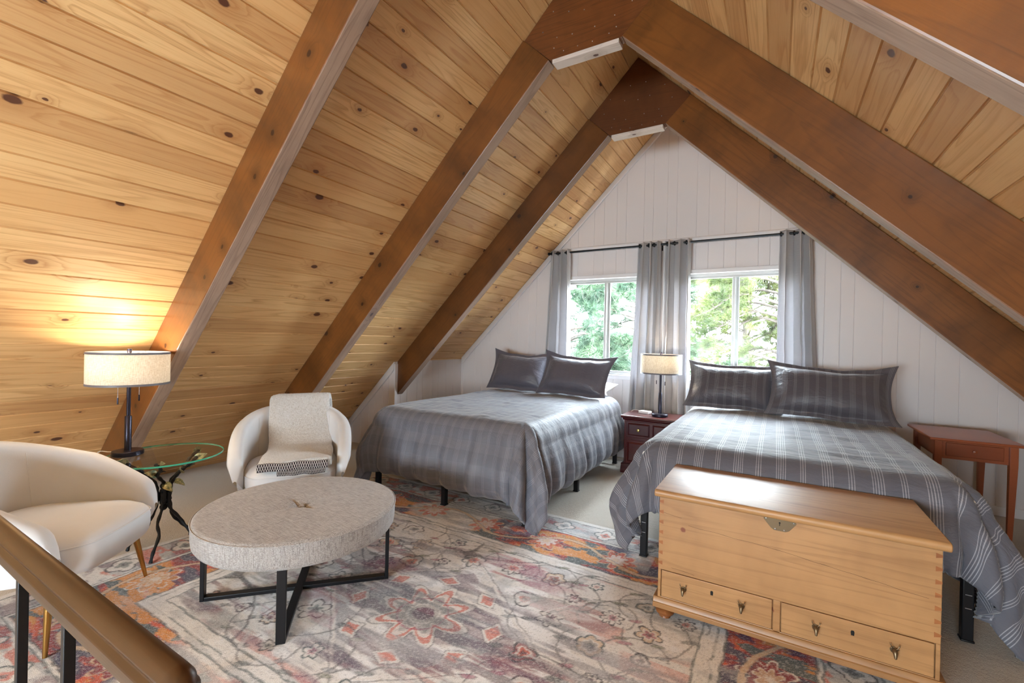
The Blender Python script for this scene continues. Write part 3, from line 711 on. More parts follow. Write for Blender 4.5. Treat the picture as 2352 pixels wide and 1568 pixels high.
def duvet(name, bedr, ovl, ovr, ovf, seed, mat, label, flare=.10, ytop=4.72, front_flare=.10, xmin=-9, xmax=9, ymin=None):
    x0, x1, y0, y1 = bedr[0], bedr[1], bedr[2], ytop; r = .15; top = BT+.052
    u0, u1 = x0-ovl, x1+ovr; v0, v1 = y0-ovf, y1
    nu = int((u1-u0)/.0125); nv = int((v1-v0)/.0125)
    rr = random.Random(seed); ph = [rr.uniform(0, 6.28) for _ in range(8)]
    rx0, rx1, ry0 = x0+r-.035, x1-r+.035, y0+r-.035
    def fn(a, b):
        u = u0+(u1-u0)*a; v = v0+(v1-v0)*b
        # hem edges wander a little
        cx = min(max(u, rx0), rx1); cyy = max(v, ry0); ex, ey = u-cx, v-cyy; L = math.hypot(ex, ey)
        n1 = nz(u, v, seed, 2.3); n2 = nz(u, v, seed+9, 7.0); n3 = nz(u*1.0, v*3.0, seed+5, 6.0)
        if L < 1e-6:
            z = top+.020*n1+.009*n2+.005*n3
            # gathered puckers
            z += .004*math.sin(v*46+3*n1+2*n2)*max(0, nz(u, v, seed+3, 1.6))
            return (u, v, z)
        dxn, dyn = ex/L, ey/L
        corner = min(abs(dxn), abs(dyn))*2  # 0 side, ~1.4 in the corner
        arc = r*PI/2
        fl = flare if abs(dxn) > abs(dyn) else front_flare
        fl = fl+.14*min(corner, 1)
        if L < arc: h = r*math.sin(L/r); d = r*(1-math.cos(L/r)); k = 0
        else:
            k = L-arc; h = r+k*fl; d = r+k*math.sqrt(1-fl*fl)
        s = (u if abs(dyn) > abs(dxn) else v)
        kk = min(1, max(0, L/.5))
        wav = math.sin(s*2*PI/.23+ph[0]+2.2*n1)*.6+math.sin(s*2*PI/.13+ph[1]+1.6*n1)*.4
        amp = (.020*kk*kk*(1-min(corner, 1)) + .004)
        off = wav*amp+.022*n1*kk+.010*n2*kk
        if corner > .12:
            phi = math.atan2(abs(ey), abs(ex)); c = min(1, (corner-.12)*1.2)
            off += c*kk*(.050*math.sin(phi*9.5+ph[2])+.018*math.sin(phi*21+ph[3]))
            # corner hangs to a soft point
            d -= .10*c*kk*(1-abs(math.sin(2*phi)))*.6
        # puffed lower edge curling inwards
        tot = math.hypot(max(0, (rx0-u0) if ex < 0 else (u1-rx1)) if abs(dxn) > .01 else 0, (ry0-v0) if abs(dyn) > .01 else 0)
        e = max(0, 1-(tot-L)/.07) if tot > 0 else 0
        puff = math.sin(min(1, k/.42)*PI)*.045 if k > 0 else 0
        h2 = h+off+puff-.045*e*e
        z = top-d+.012*n1*(1-kk)+.010*nz(s, L, seed+2, 4.0)*kk
        X, Y = cx+dxn*h2, cyy+dyn*h2
        if ymin and Y < 3 and X > -.52: Y = max(Y, ymin-.3*max(0, X-.56)) # squeezed behind the chest
        q = min(1, max(0, (Y-4.05)/.33)); q = q*q*(3-2*q)   # tucked against the bedside tables
        if q > 0: X = max(X, xmin-.16*(1-q)) if ex < 0 else min(X, xmax+.16*(1-q))
        return (X, Y, max(z, .035))
    def uvf(a, b): return (u0+(u1-u0)*a, v0+(v1-v0)*b)
    me = grid(name, nu, nv, fn, uvf)
    o = link_mesh(me, name, mat, smooth=180, solid=.022)
    return o
d1 = duvet('duvet', BED1, .52, .50, .50, 3, M['duvet_check'], '', xmax=-1.352)
tag(d1, 'silver grey striped satin duvet hanging over the left bed, corner drooping to the rug', 'duvet', 'grey satin duvets')
d2 = duvet('duvet', BED2, .50, .58, .36, 12, M['duvet'], '', flare=.12, front_flare=-.02, xmin=-.716, xmax=.915, ymin=2.712)
tag(d2, 'charcoal grey duvet with fine white stripes on the right bed behind the chest', 'duvet', 'grey satin duvets')

def sham(w, h, t, seed, label, loc, rz, lean, mat=None, flange=.045, cat='pillow', group='grey pillow shams', name='pillow', roll=0.0):
    rr = random.Random(seed); q = [rr.uniform(-1, 1) for _ in range(8)]
    n = 46
    def side(sg):
        def fn(a, b):
            a = a*2-1; b = b*2-1; fx = w/2; fz = h/2
            ia = min(1, abs(a)*(fx+flange)/fx) if flange else abs(a); ib = min(1, abs(b)*(fz+flange)/fz) if flange else abs(b)
            ed = min(1, (1-max(abs(a), abs(b)))*14)
            th = t*(max(0, 1-ia**3.2)**.62)*(max(0, 1-ib**3.2)**.62)
            x = a*(fx+flange)*(1-.05*(1-b*b))*1.0; z = b*(fz+flange)*(1-.10*(1-a*a)*(1 if b > 0 else .45))
            cor = (abs(a)*abs(b))**3
            x += math.copysign(.034*cor, a)+.010*q[0]*b; z += .040*cor*(1 if b > 0 else .15)
            y = sg*(th*.5+.003*ed) + .055*cor*q[1+(1 if a > 0 else 0)+(2 if b > 0 else 0)]
            wr = nz(x*7, z*3+seed, seed, 1.0)*.5+nz(x*3+5, z*12, seed+2, 1.0)*.35+nz((x+z)*14, (x-z)*5, seed+4, 1.0)*.3
            y += wr*.018*(.35+.65*min(1, ia*ib+.2))*sg*ed*(1 if th > .001 else 0)
            z += nz(x*6, 0, seed+8)*.012*abs(b)
            return (x, y, z)
        return fn
    def uvf(a, b): return (a*(w+.1)+seed*.37, b*h)
    me1 = grid(name, n, n, side(1), uvf); me2 = grid(name, n, n, side(-1), uvf)
    bm = bmesh.new(); bm.from_mesh(me1); bm.from_mesh(me2); bmesh.ops.remove_doubles(bm, verts=bm.verts, dist=.0002)
    o = finish(bm, name, mat or M['sham'], smooth=180, subsurf=1)
    o.location = loc; o.rotation_euler = (lean, roll, rz)
    tag(o, label, cat, group); return o
ZP = BT+.055
def lean_loc(x, y, h, lean): return (x, y+math.sin(-lean)*(h/2+.03), ZP+math.cos(lean)*(h/2+.045)+.012)
LN = -.50
sham(.66, .40, .19, 1, 'grey sham pillow at the left end of the left bed', lean_loc(-2.60, 4.47, .40, LN), .03, LN, roll=.03, mat=M['sham_plain'])
sham(.70, .40, .20, 2, 'grey sham pillow with a peaked corner, right one on the left bed', lean_loc(-1.87, 4.40, .40, LN), -.02, LN, roll=.03, mat=M['sham_plain'])
sham(.68, .38, .20, 5, 'dark grey sham pillow on the right bed, nearer the nightstand', lean_loc(-.335, 4.42, .38, LN), .02, LN, roll=.02)
sham(.76, .40, .21, 8, 'brownish grey striped sham pillow on the right bed, nearer the cherry table', lean_loc(.37, 4.33, .40, LN-.03), -.02, LN-.03, roll=.05)
# plain pillows lying behind
for i, (x, y, lab, m) in enumerate(((-1.87, 4.72, 'white pillow lying behind the sham pillows of the left bed', M['cotton']), (.46, 4.70, 'cream pillow edge poking out behind the striped sham of the right bed', M['cream_cotton']))):
    sham(.66, .34, .14, 20+i, lab, (x, y, ZP+.075), .02, -PI/2+.12, mat=m, flange=0, group=None)

# ------------------------------------------------------------------ pine chest
CX0, CX1, CY0, CY1 = -.46, .535, 2.19, 2.685
def chest():
    r = thing('blanket_chest', 'antique honey pine blanket chest with two drawers at the foot of the right bed', 'chest', ((CX0+CX1)/2, (CY0+CY1)/2, .0))
    w = (CX1-CX0)/2; d = (CY1-CY0)/2; zb = .012
    X = lambda x: x-(CX0+CX1)/2
    bm = bmesh.new(); box(bm, -w, w, -d+.012, d, .105, .587)
    box(bm, -w, w, -d, -d+.012, .243, .587); box(bm, -w, X(-.447), -d, -d+.012, .105, .243); box(bm, X(.522), w, -d, -d+.012, .105, .243)
    box(bm, X(.012), X(.038), -d, -d+.012, .105, .243); box(bm, X(-.447), X(.522), -d, -d+.012, .105, .116)
    finish(bm, 'body', M['chest'], r, smooth=None, bevel=.0018)
    # lid with rounded nosing
    pr = []
    for k in range(9):
        a = -PI/2+PI*k/8; pr.append((-d-.012-.014*math.cos(a), .604+.017*math.sin(a)))
    pr += [(d+.012, .621), (d+.012, .587)]
    bm = bmesh.new(); prism(bm, pr, -w-.02, w+.02, 'X'); finish(bm, 'lid', M['chest'], r, smooth=40, bevel=.004)
    # base moulding
    pr = [(-d-.004, .112), (-d-.010, .104), (-d-.014, .092), (-d-.020, .088), (-d-.020, .068), (d, .068), (d, .112)]
    bm = bmesh.new(); prism(bm, pr, -w-.018, w+.018, 'X'); finish(bm, 'base_moulding', M['chest'], r, smooth=30, bevel=.002)
    foot = None
    for fx in (-w+.03, w-.03):
        for fy in (-d+.03, d-.03):
            if foot is None:
                bm = bmesh.new(); lathe(bm, [(.0, .068), (.030, .068), (.033, .064), (.029, .058), (.036, .052), (.043, .043), (.041, .034), (.031, .026), (.024, .022), (.026, .014), (.022, zb), (0, zb)], 28)
                foot = finish(bm, 'foot', M['chest_foot'], r, loc=(fx, fy, 0))
            else:
                c = foot.copy(); COL.objects.link(c); c.location = (fx, fy, 0)
    # dovetails
    for sx in (-1, 1):
        bm = bmesh.new(); a, b = 0, -sx*.019; hh = .007
        prism(bm, [(a, -hh*.6), (b, -hh*1.35), (b, hh*1.35), (a, hh*.6)], -.0006, .004)
        dt = finish(bm, 'dovetail', M['chest_dark'], r, smooth=None, loc=(sx*w, -d, .275))
        for k in range(1, 7): c = dt.copy(); COL.objects.link(c); c.location = (sx*w, -d, .275+k*.048)
    # cracks and dents in the boards are thin dark slivers
    for (xa, za, xb, zb2) in ((-.33, .475, .02, .455), (.02, .455, .5, .400), (-.455, .515, -.36, .502), (-.40, .262, -.30, .256)):
        bm = bmesh.new(); n = 26; up = []; dn = []
        for k in range(n+1):
            t = k/n; x = X(xa+(xb-xa)*t); z = za+(zb2-za)*t+.003*noise.noise(Vector((x*14, 3, 0))); hw = .0004+.0006*max(0, noise.noise(Vector((x*30, 8, 0))))
            up.append((x, z+hw)); dn.append((x, z-hw))
        prism(bm, dn+up[::-1], -d-.0005, -d+.002)
        finish(bm, 'crack', M['chest_crack'], r, smooth=None)
    for (xa, xb, ks) in ((-.445, .010, (-.344, -.106)), (.040, .520, (.161, .405))):
        cxm = X((xa+xb)/2); hw = (xb-xa)/2-.0025
        dr = finish(B(-hw, hw, -.006, .006, -.061, .061), 'drawer', M['chest'], r, loc=(cxm, -d+.0035, .1795), smooth=None, bevel=.0015)
        bm = bmesh.new(); prism(bm, [(-.005, -.009), (.005, -.009), (.006, .004), (.004, .010), (-.004, .010), (-.006, .004)], -.0068, -.004)
        finish(bm, 'keyhole', M['dark'], dr, loc=(X(-.225 if xa < 0 else .28)-cxm, 0, .018), smooth=None)
        for kx in ks:
            k = bmesh.new()
            rot = Matrix.Rotation(PI/2, 3, 'X')
            lathe(k, [(.0, 0), (.0125, 0), (.0125, .003), (.007, .006), (.0055, .011), (0, .011)], 18, rot=rot)
            # stag head: skull tapering to a muzzle, ears and branched antlers
            tube(k, smoothpath([(0, -.008, .004), (0, -.019, .004), (0, -.026, -.003), (0, -.031, -.013)], 4), [.0075, .0078, .008, .0082, .0086, .0088, .0086, .0080, .0072, .0064, .0056, .0050, .0044][:13], 12)
            sphere(k, (0, -.0315, -.0142), .0046)
            for s in (-1, 1):
                tube(k, smoothpath([(s*.004, -.017, .010), (s*.008, -.018, .016), (s*.012, -.017, .024), (s*.011, -.016, .031)], 3), [.0016]*6+[.0013, .001, .0008, .0006], 7)
                tube(k, [(s*.009, -.018, .018), (s*.015, -.019, .025)], [.0013, .0006], 6)
                tube(k, [(s*.012, -.017, .024), (s*.017, -.016, .030)], [.0011, .0005], 6)
                tube(k, [(s*.006, -.015, .008), (s*.015, -.014, .011)], [.0022, .0006], 6)
            kn = finish(k, 'knob', M['brass_old'], dr, loc=(X(kx)-cxm, -.006, .0))
    # lock plate
    pts = [(-.056, .020), (.056, .020), (.060, .010), (.034, -.024), (.022, -.030), (-.020, -.030), (-.032, -.022), (-.060, .012)]
    bm = bmesh.new(); prism(bm, pts, -.0018, .0)
    lp = finish(bm, 'lock_plate', M['brass_old'], r, loc=(X(.028), -d, .566), smooth=None, bevel=.0008)
    lp['label'] = 'aged brass lock plate'
    bm = bmesh.new(); lathe(bm, [(0, 0), (.0035, 0), (.0035, .0012), (0, .0012)], 12, rot=Matrix.Rotation(PI/2, 3, 'X'), off=(0, -.0015, .004)); box(bm, -.0015, .0015, -.0027, -.0015, -.008, .003)
    finish(bm, 'keyhole', M['dark'], lp, smooth=None)
    for p in ((-.05, .014), (.05, .012), (-.016, -.024), (.016, -.024)):
        bm = bmesh.new(); sphere(bm, (0, 0, 0), .003, 1, .5, 1, 8); finish(bm, 'screw', M['steel'], lp, loc=(p[0], -.002, p[1]))
chest()

# ------------------------------------------------------------------ round ottoman
def ottoman(x, y):
    r = thing('ottoman', 'round grey linen ottoman with a tufted centre on crossed black metal legs', 'ottoman', (x, y, 0)); R = .465; zb = .325
    n, m = 96, 40
    prof = [(0.0, .455), (R-.03, .452), (R-.008, .446), (R, .434), (R+.002, .41), (R, .36), (R-.004, .338), (R-.02, zb), (0, zb)]
    def top(rr, th):
        dim = -.030*math.exp(-(rr/.035)**2)-.012*math.exp(-(rr/.12)**2)
        rays = -.004*math.exp(-(rr/.16)**2)*(1 if rr > .01 else 0)*(.5+.5*math.cos(4*th+.4))**6*2.5
        return .458-.012*(rr/R)**2+dim+rays+.0012*noise.noise(Vector((rr*math.cos(th)*9, rr*math.sin(th)*9, 0)))
    V = []; F = []
    rads = [0.004+(R-.016)*((k/(m-1))**.85) for k in range(m)]
    for k in range(m):
        for i in range(n): th = 2*PI*i/n; V.append((rads[k]*math.cos(th), rads[k]*math.sin(th), top(rads[k], th)))
    ext = [(R-.008, .444), (R-.001, .438), (R+.003, .434), (R+.001, .430), (R+.001, .40), (R, .37), (R-.003, .345), (R-.012, .330), (R-.03, zb), (.02, zb)]
    for rr, z in ext:
        for i in range(n): th = 2*PI*i/n; V.append((rr*math.cos(th), rr*math.sin(th), z+.0015*noise.noise(Vector((math.cos(th)*6, math.sin(th)*6, z*10)))))
    K = m+len(ext)
    for k in range(K-1):
        for i in range(n): j = (i+1) % n; F.append((k*n+i, k*n+j, (k+1)*n+j, (k+1)*n+i))
    F.append(tuple(range((K-1)*n, K*n))); me = bpy.data.meshes.new('cushion'); me.from_pydata(V, [], F)
    link_mesh(me, 'cushion', M['linen_grey'], r, smooth=80)
    bm = bmesh.new(); sphere(bm, (0, 0, .432), .014, 1, 1, .5); finish(bm, 'tuft_button', M['linen_grey'], r)
    bm = bmesh.new(); tube(bm, [(R*math.cos(t*PI/48+0)*1.003, R*math.sin(t*PI/48)*1.003, .4365) for t in range(97)], .0032, 6); finish(bm, 'piping', M['linen_grey'], r)
    for k, rz in enumerate((math.atan2(.63, .586), math.atan2(.582, -.61))):
        h = .43; w = .019; t = .019; bm = bmesh.new(); z0 = .012
        for s in (-1, 1): box(bm, s*h-w*.5 if s < 0 else s*h-w*.5, (s*h)+w*.5, -w, w, z0, zb+.002)
        box(bm, -h+w*.5, h-w*.5, -w, w, z0, z0+t+(.0004 if k else 0)); box(bm, -h+w*.5, h-w*.5, -w, w, zb-.016, zb+.001)
        finish(bm, 'leg_frame', M['metal_black'], r, rot=(0, 0, rz), smooth=None, bevel=.0025)
ottoman(-2.08, 1.434)

# ------------------------------------------------------------------ tub armchairs
def chair(x, y, rz, label):
    r = thing('armchair', label, 'armchair', (x, y, 0), rz, 'cream tub armchairs')
    # plan: U open towards +x
    W, Dp = .335, .36
    def plan(s):   # s in 0..1 from right arm end (y<0) round the back to left arm end
        t = (s-.5)*2; a = t*PI*.80
        st = math.copysign(abs(math.sin(a))**.72, a); ct = math.copysign(abs(math.cos(a))**.8, math.cos(a))
        return (-Dp*ct+(.05 if abs(t) > .9 else 0)*0, W*st)
    def path(s):
        t = (s-.5)*2; at = abs(t)
        if at < .55:
            a = t/.55*PI/2; px = -.02-(Dp-.02)*math.cos(a)**.85 if math.cos(a) > 0 else -.02; py = W*math.copysign(abs(math.sin(a))**.8, a)
        else:
            k = (at-.55)/.45; px = -.02+.32*k; py = math.copysign(W*(1-.07*k*k), t)
        return px, py
    def height(s):
        at = abs(s-.5)*2
        h = .765-.265*(max(0, at-.18)/.82)**1.25
        return h
    nS, nP = 85, 26
    def fn(a, b):
        s = b; px, py = path(s); e = .004; p1 = path(min(1, s+e)); p0 = path(max(0, s-e)); tx, ty = p1[0]-p0[0], p1[1]-p0[1]; L = math.hypot(tx, ty) or 1
        nx, ny = ty/L, -tx/L   # outward for this direction
        if nx*(px+.02)+ny*py < 0 and abs(s-.5) > .2: nx, ny = -nx, -ny
        if abs(s-.5) <= .2 and nx > 0: nx, ny = -nx, -ny
        H = height(s); at = abs(s-.5)*2; end = max(0, (at-.90)/.10)
        th = .040*(1-.85*end**2.2)+.004; ht = H-.10*end**3; zb = .29
        ang = a*2*PI
        # closed loop: outer side up, over the top, inner side down
        u = a
        if u < .38: k = u/.38; off = th; z = zb+(ht-th*1.0-zb)*k; flare = (-.055-.035*max(0, (at-.6)/.4))*(1-k)**1.1
        elif u < .62: k = (u-.38)/.24; q = PI*k; off = th*math.cos(q); z = ht-th+th*math.sin(q); flare = 0
        else: k = (u-.62)/.38; off = -th; z = ht-th-(ht-th-zb)*k; flare = -.01*k
        n = .003*noise.noise(Vector((px*5, py*5, z*5)))
        o = off+flare+n-.022*(1-(z-zb)/(.5))*0
        fwd = -.05*end*0
        lean = -.05*max(0, (z-.45)/.3)*max(0, math.cos(min(PI/2, abs(s-.5)*2/.55*PI/2)))
        frontcurve = (.0+.045*math.sin(max(0, min(1, (z-zb)/(ht-zb)))*PI*.62))*max(0, (at-.7)/.3)-.05*max(0, (at-.7)/.3)
        return (px+nx*o+lean+frontcurve, py+ny*o, z)
    me = grid('shell', nP, nS, fn, closed_u=True)
    bm = bmesh.new(); bm.from_mesh(me)
    bm.verts.ensure_lookup_table()
    for row in (0, nS-1): 
        try: bm.faces.new([bm.verts[row*nP+i] for i in range(nP)])
        except Exception: pass
    finish(bm, 'shell', M['velvet'], r, smooth=60)
    # seams where back meets arms
    for sgn in (-1, 1):
        s = .5+sgn*.155; pts = []
        for k in range(16): a_ = .62+.30*k/15; q = fn(a_, s); pts.append(q)
        bm = bmesh.new(); tube(bm, pts, .0016, 5); finish(bm, 'seam', M['velvet'], r)
    # seat cushion: D-shaped, bowed front
    N = 72; out = []
    for k in range(N):
        a = 2*PI*k/N; c, s = math.cos(a), math.sin(a)
        px = (.325 if c > 0 else .30)*math.copysign(abs(c)**.55, c)+(.02 if c > 0 else 0)*(1-abs(s)**2); py = .292*math.copysign(abs(s)**.62, s)
        if c > 0: px = min(px, .315)+.035*(1-(py/.292)**2)
        out.append((px, py))
    prof = [(.0, .452), (.35, .452), (.7, .448), (.88, .438), (.955, .424), (.985, .41), (1.0, .395), (1.0, .35), (.985, .315), (.95, .292), (.85, .28), (.0, .278)]
    V = []; F = []
    for q, z in prof[1:-1]:
        for px, py in out: V.append((px*q, py*q, z+(.008*(px/.35) if z > .4 else -.004*0)))
    K = len(prof)-2
    for k in range(K-1):
        for i in range(N): j = (i+1) % N; F.append((k*N+i, k*N+j, (k+1)*N+j, (k+1)*N+i))
    F.append(tuple(range(N))); F.append(tuple(range((K-1)*N, K*N)))
    me = bpy.data.meshes.new('seat'); me.from_pydata(V, [], F)
    bm = bmesh.new(); bm.from_mesh(me); finish(bm, 'seat', M['velvet'], r, smooth=60)
    bm = bmesh.new(); tube(bm, [(px*1.0, py*1.0, .406+.008*(px/.35)) for px, py in out[-20:]+out[:21]], .003, 6); finish(bm, 'piping', M['velvet'], r)
    leg = None
    for (lx, ly, ax, ay) in ((.22, .25, .03, .06), (.22, -.25, .03, -.06), (-.20, .22, -.06, .05), (-.20, -.22, -.06, -.05)):
        bm = bmesh.new(); tube(bm, [(0, 0, .30), (ax, ay, .013)], [.017, .008], 18); finish(bm, 'leg', M['brass'], r, loc=(lx, ly, 0))
    return r
chair(-2.85, .67, .70, 'cream velvet tub armchair in the left foreground behind the handrail')
c2 = chair(-2.90, 1.93, -.62, 'cream velvet tub armchair with the fleece throw, behind the round ottoman')
# folded throw draped over the second chair's back and seat
def throw():
    ca, sa = math.cos(-.62), math.sin(-.62)
    path = smoothpath([(-.455, .60), (-.470, .72), (-.445, .805), (-.37, .828), (-.325, .79), (-.285, .66), (-.24, .55), (-.15, .492), (.0, .487), (.16, .490), (.34, .486)], 9)
    th = .026; n = len(path); W = .205
    def place(px, py, z): return (px*ca-py*sa-2.90, px*sa+py*ca+1.93, z)
    def fn(a, b):
        # a around the closed section, b along the path
        i = min(n-1, int(b*(n-1))); f = b*(n-1)-i; p = path[i]; q = path[min(n-1, i+1)]; pv = path[max(0, i-1)]
        x = p[0]+(q[0]-p[0])*f; z = p[1]+(q[1]-p[1])*f; tx, tz = q[0]-pv[0], q[1]-pv[1]; L = math.hypot(tx, tz); nx, nz_ = -tz/L, tx/L
        ang = a*2*PI; cs, sn = math.cos(ang), math.sin(ang)
        y = W*math.copysign(abs(cs)**.35, cs); k = th*math.copysign(abs(sn)**.5, sn)
        y += .012*math.sin(b*9+1)+.010*noise.noise(Vector((b*6, cs*2, 1)))-.03*b*(1 if y < 0 else .3)
        v = Vector((x*30, y*30, z*30)); nn = noise.noise(v)*.55+noise.noise(v*2.6)*.5
        k += math.copysign(.009*nn, sn)+.010*noise.noise(Vector((x*5, y*7, z*5)))*(sn > 0)
        return place(x+nx*(k+.0), y+.05, z+nz_*k)
    me = grid('throw_blanket', 150, 120, fn, closed_u=True)
    bm = bmesh.new(); bm.from_mesh(me); bm.verts.ensure_lookup_table()
    for row in (0, 119): bm.faces.new([bm.verts[row*150+i] for i in range(150)])
    o = finish(bm, 'throw_blanket', M['sherpa'], smooth=180)
    tag(o, 'folded cream sherpa throw with dark knitted border draped over the back armchair', 'blanket')
    # knitted border: folded hems at the front end
    for j, (dx, dz, hh, w0, w1) in enumerate(((.04, -.006, .024, -.20, .205), (.030, -.048, .018, -.09, .19))):
        pts = []
        def bf(a, b, dx=dx, dz=dz, hh=hh, w0=w0, w1=w1):
            y = w0+(w1-w0)*b-.02; ang = (a-.5)*PI
            return place(.305+dx+.012*math.cos(ang)+.003*math.sin(b*20), y+.03, .488+dz+hh*math.sin(ang)+.003*math.sin(b*13+j))
        me = grid('knit_border', 12, 70, bf, lambda a, b: (b, a))
        k = link_mesh(me, 'knit_border', M['knit'], o, smooth=180, solid=.006)
        k['label'] = 'dark brown and white knitted border'
throw()

# ------------------------------------------------------------------ wrought iron side table with round glass top
TX, TY = -3.20, 1.28
def leafmesh(bm, base, d, up, L, w):
    base, d, up = Vector(base), Vector(d).normalized(), Vector(up).normalized(); s = d.cross(up).normalized(); up = s.cross(d).normalized(); n = 8; rows = []
    for i in range(n+1):
        t = i/n; ww = w*math.sin(PI*t**.75)**.9*(1-.25*t)+.0006; c = base+d*L*t+up*(.12*L*math.sin(PI*t)); z = up*(.25*ww+.0015*(i % 2))
        rows.append([bm.verts.new(c-s*ww+z), bm.verts.new(c), bm.verts.new(c+s*ww+z)])
    rows2 = [[bm.verts.new(v.co-up*.002) for v in r] for r in rows]
    for a, b in zip(rows, rows[1:]):
        for k in range(2): bm.faces.new((a[k], a[k+1], b[k+1], b[k]))
    for a, b in zip(rows2, rows2[1:]):
        for k in range(2): bm.faces.new((a[k], b[k], b[k+1], a[k+1]))
    for ra, rb, qa, qb in zip(rows, rows[1:], rows2, rows2[1:]):
        bm.faces.new((ra[0], rb[0], qb[0], qa[0])); bm.faces.new((ra[2], qa[2], qb[2], rb[2]))
def side_table():
    r = thing('side_table', 'round glass topped side table with wrought iron branch legs and metal leaves', 'side table', (TX, TY, 0)); GT = .565; R = .305
    bm = bmesh.new(); lathe(bm, [(0, GT-.010), (R-.003, GT-.010), (R-.003, GT), (0, GT)], 96); finish(bm, 'glass_top', M['glass_top'], r, smooth=30)
    bm = bmesh.new(); lathe(bm, [(R-.003, GT-.010), (R, GT-.008), (R, GT-.002), (R-.003, GT)], 96, caps=False); e = finish(bm, 'glass_edge', M['glass_edge'], r); e['label'] = 'green edge of the glass'
    bm = bmesh.new(); lathe(bm, [(0, .262), (.019, .262), (.021, .27), (.021, .345), (.019, .352), (0, .352)], 20); finish(bm, 'hub', M['iron'], r)
    bm = bmesh.new(); sphere(bm, (0, 0, .372), .021); finish(bm, 'finial', M['iron'], r); bm = bmesh.new(); sphere(bm, (0, 0, .243), .021); finish(bm, 'finial', M['iron'], r)
    hx, hy = -3.20, 1.28
    feet = [(-3.27, 1.13), (-2.985, 1.136), (-3.205, 1.43), (-2.98, 1.42)]
    angs = [2.35+PI, 5.7, 1.45, .45]
    for i, (fx, fy) in enumerate(feet):
        dx, dy = fx-hx, fy-hy; L = math.hypot(dx, dy); a = math.atan2(dy, dx); ca, sa = math.cos(a), math.sin(a)
        if i == 0: ca, sa = dx/L, dy/L
        w = lambda k: .010*math.sin(k*2.1+i)
        P = [(ca*.030, sa*.030, .335), (ca*.029, sa*.029, .30), (ca*.038, sa*.038, .24), (ca*(.35*L)+w(1), sa*(.35*L)+w(2), .175), (ca*(.55*L)-w(2), sa*(.55*L)+w(3), .12), (ca*(.85*L)+w(3), sa*(.85*L)-w(1), .06), (dx, dy, .014)]
        bm = bmesh.new(); pp = smoothpath(P, 6); tube(bm, pp, [.0085+.0014*math.sin(k*1.3) for k in range(len(pp))], 9); lg = finish(bm, 'leg', M['iron'], r)
        a2 = a; P2 = [(math.cos(a2+.4)*.030, math.sin(a2+.4)*.030, .285), (math.cos(a2+.3)*.032, math.sin(a2+.3)*.032, .34), (math.cos(a2+.2)*.045, math.sin(a2+.2)*.045, .40), (math.cos(a2-.1)*.10, math.sin(a2-.1)*.10, .46), (math.cos(a2+.1)*.15, math.sin(a2+.1)*.15, .51), (math.cos(a2)*.19, math.sin(a2)*.19, .548)]
        bm = bmesh.new(); pp = smoothpath(P2, 6); tube(bm, pp, [.0095+.0018*math.sin(k*1.7) for k in range(len(pp))], 9)
        q = pp[20]; tube(bm, smoothpath([q, q+Vector((.03*math.cos(a2+1), .03*math.sin(a2+1), .015)), q+Vector((.06*math.cos(a2+.8), .06*math.sin(a2+.8), .018))], 3), [.004]*4+[.003, .0025, .0015], 6)
        sphere(bm, pp[-1]+Vector((0, 0, -.001)), .008, seg=10); br = finish(bm, 'branch', M['iron'], r)
        for k, (ti, da, ln) in enumerate(((12, .9, .062), (18, -1.0, .058), (26, .6, .06))):
            q = pp[min(ti, len(pp)-1)]; bm = bmesh.new(); leafmesh(bm, q, (math.cos(a2+da)*.7, math.sin(a2+da)*.7, .35 if k else -.5), (math.cos(a2), math.sin(a2), .8), ln*1.3, .025); finish(bm, 'leaf', M['leafm'], br, smooth=25)
side_table()

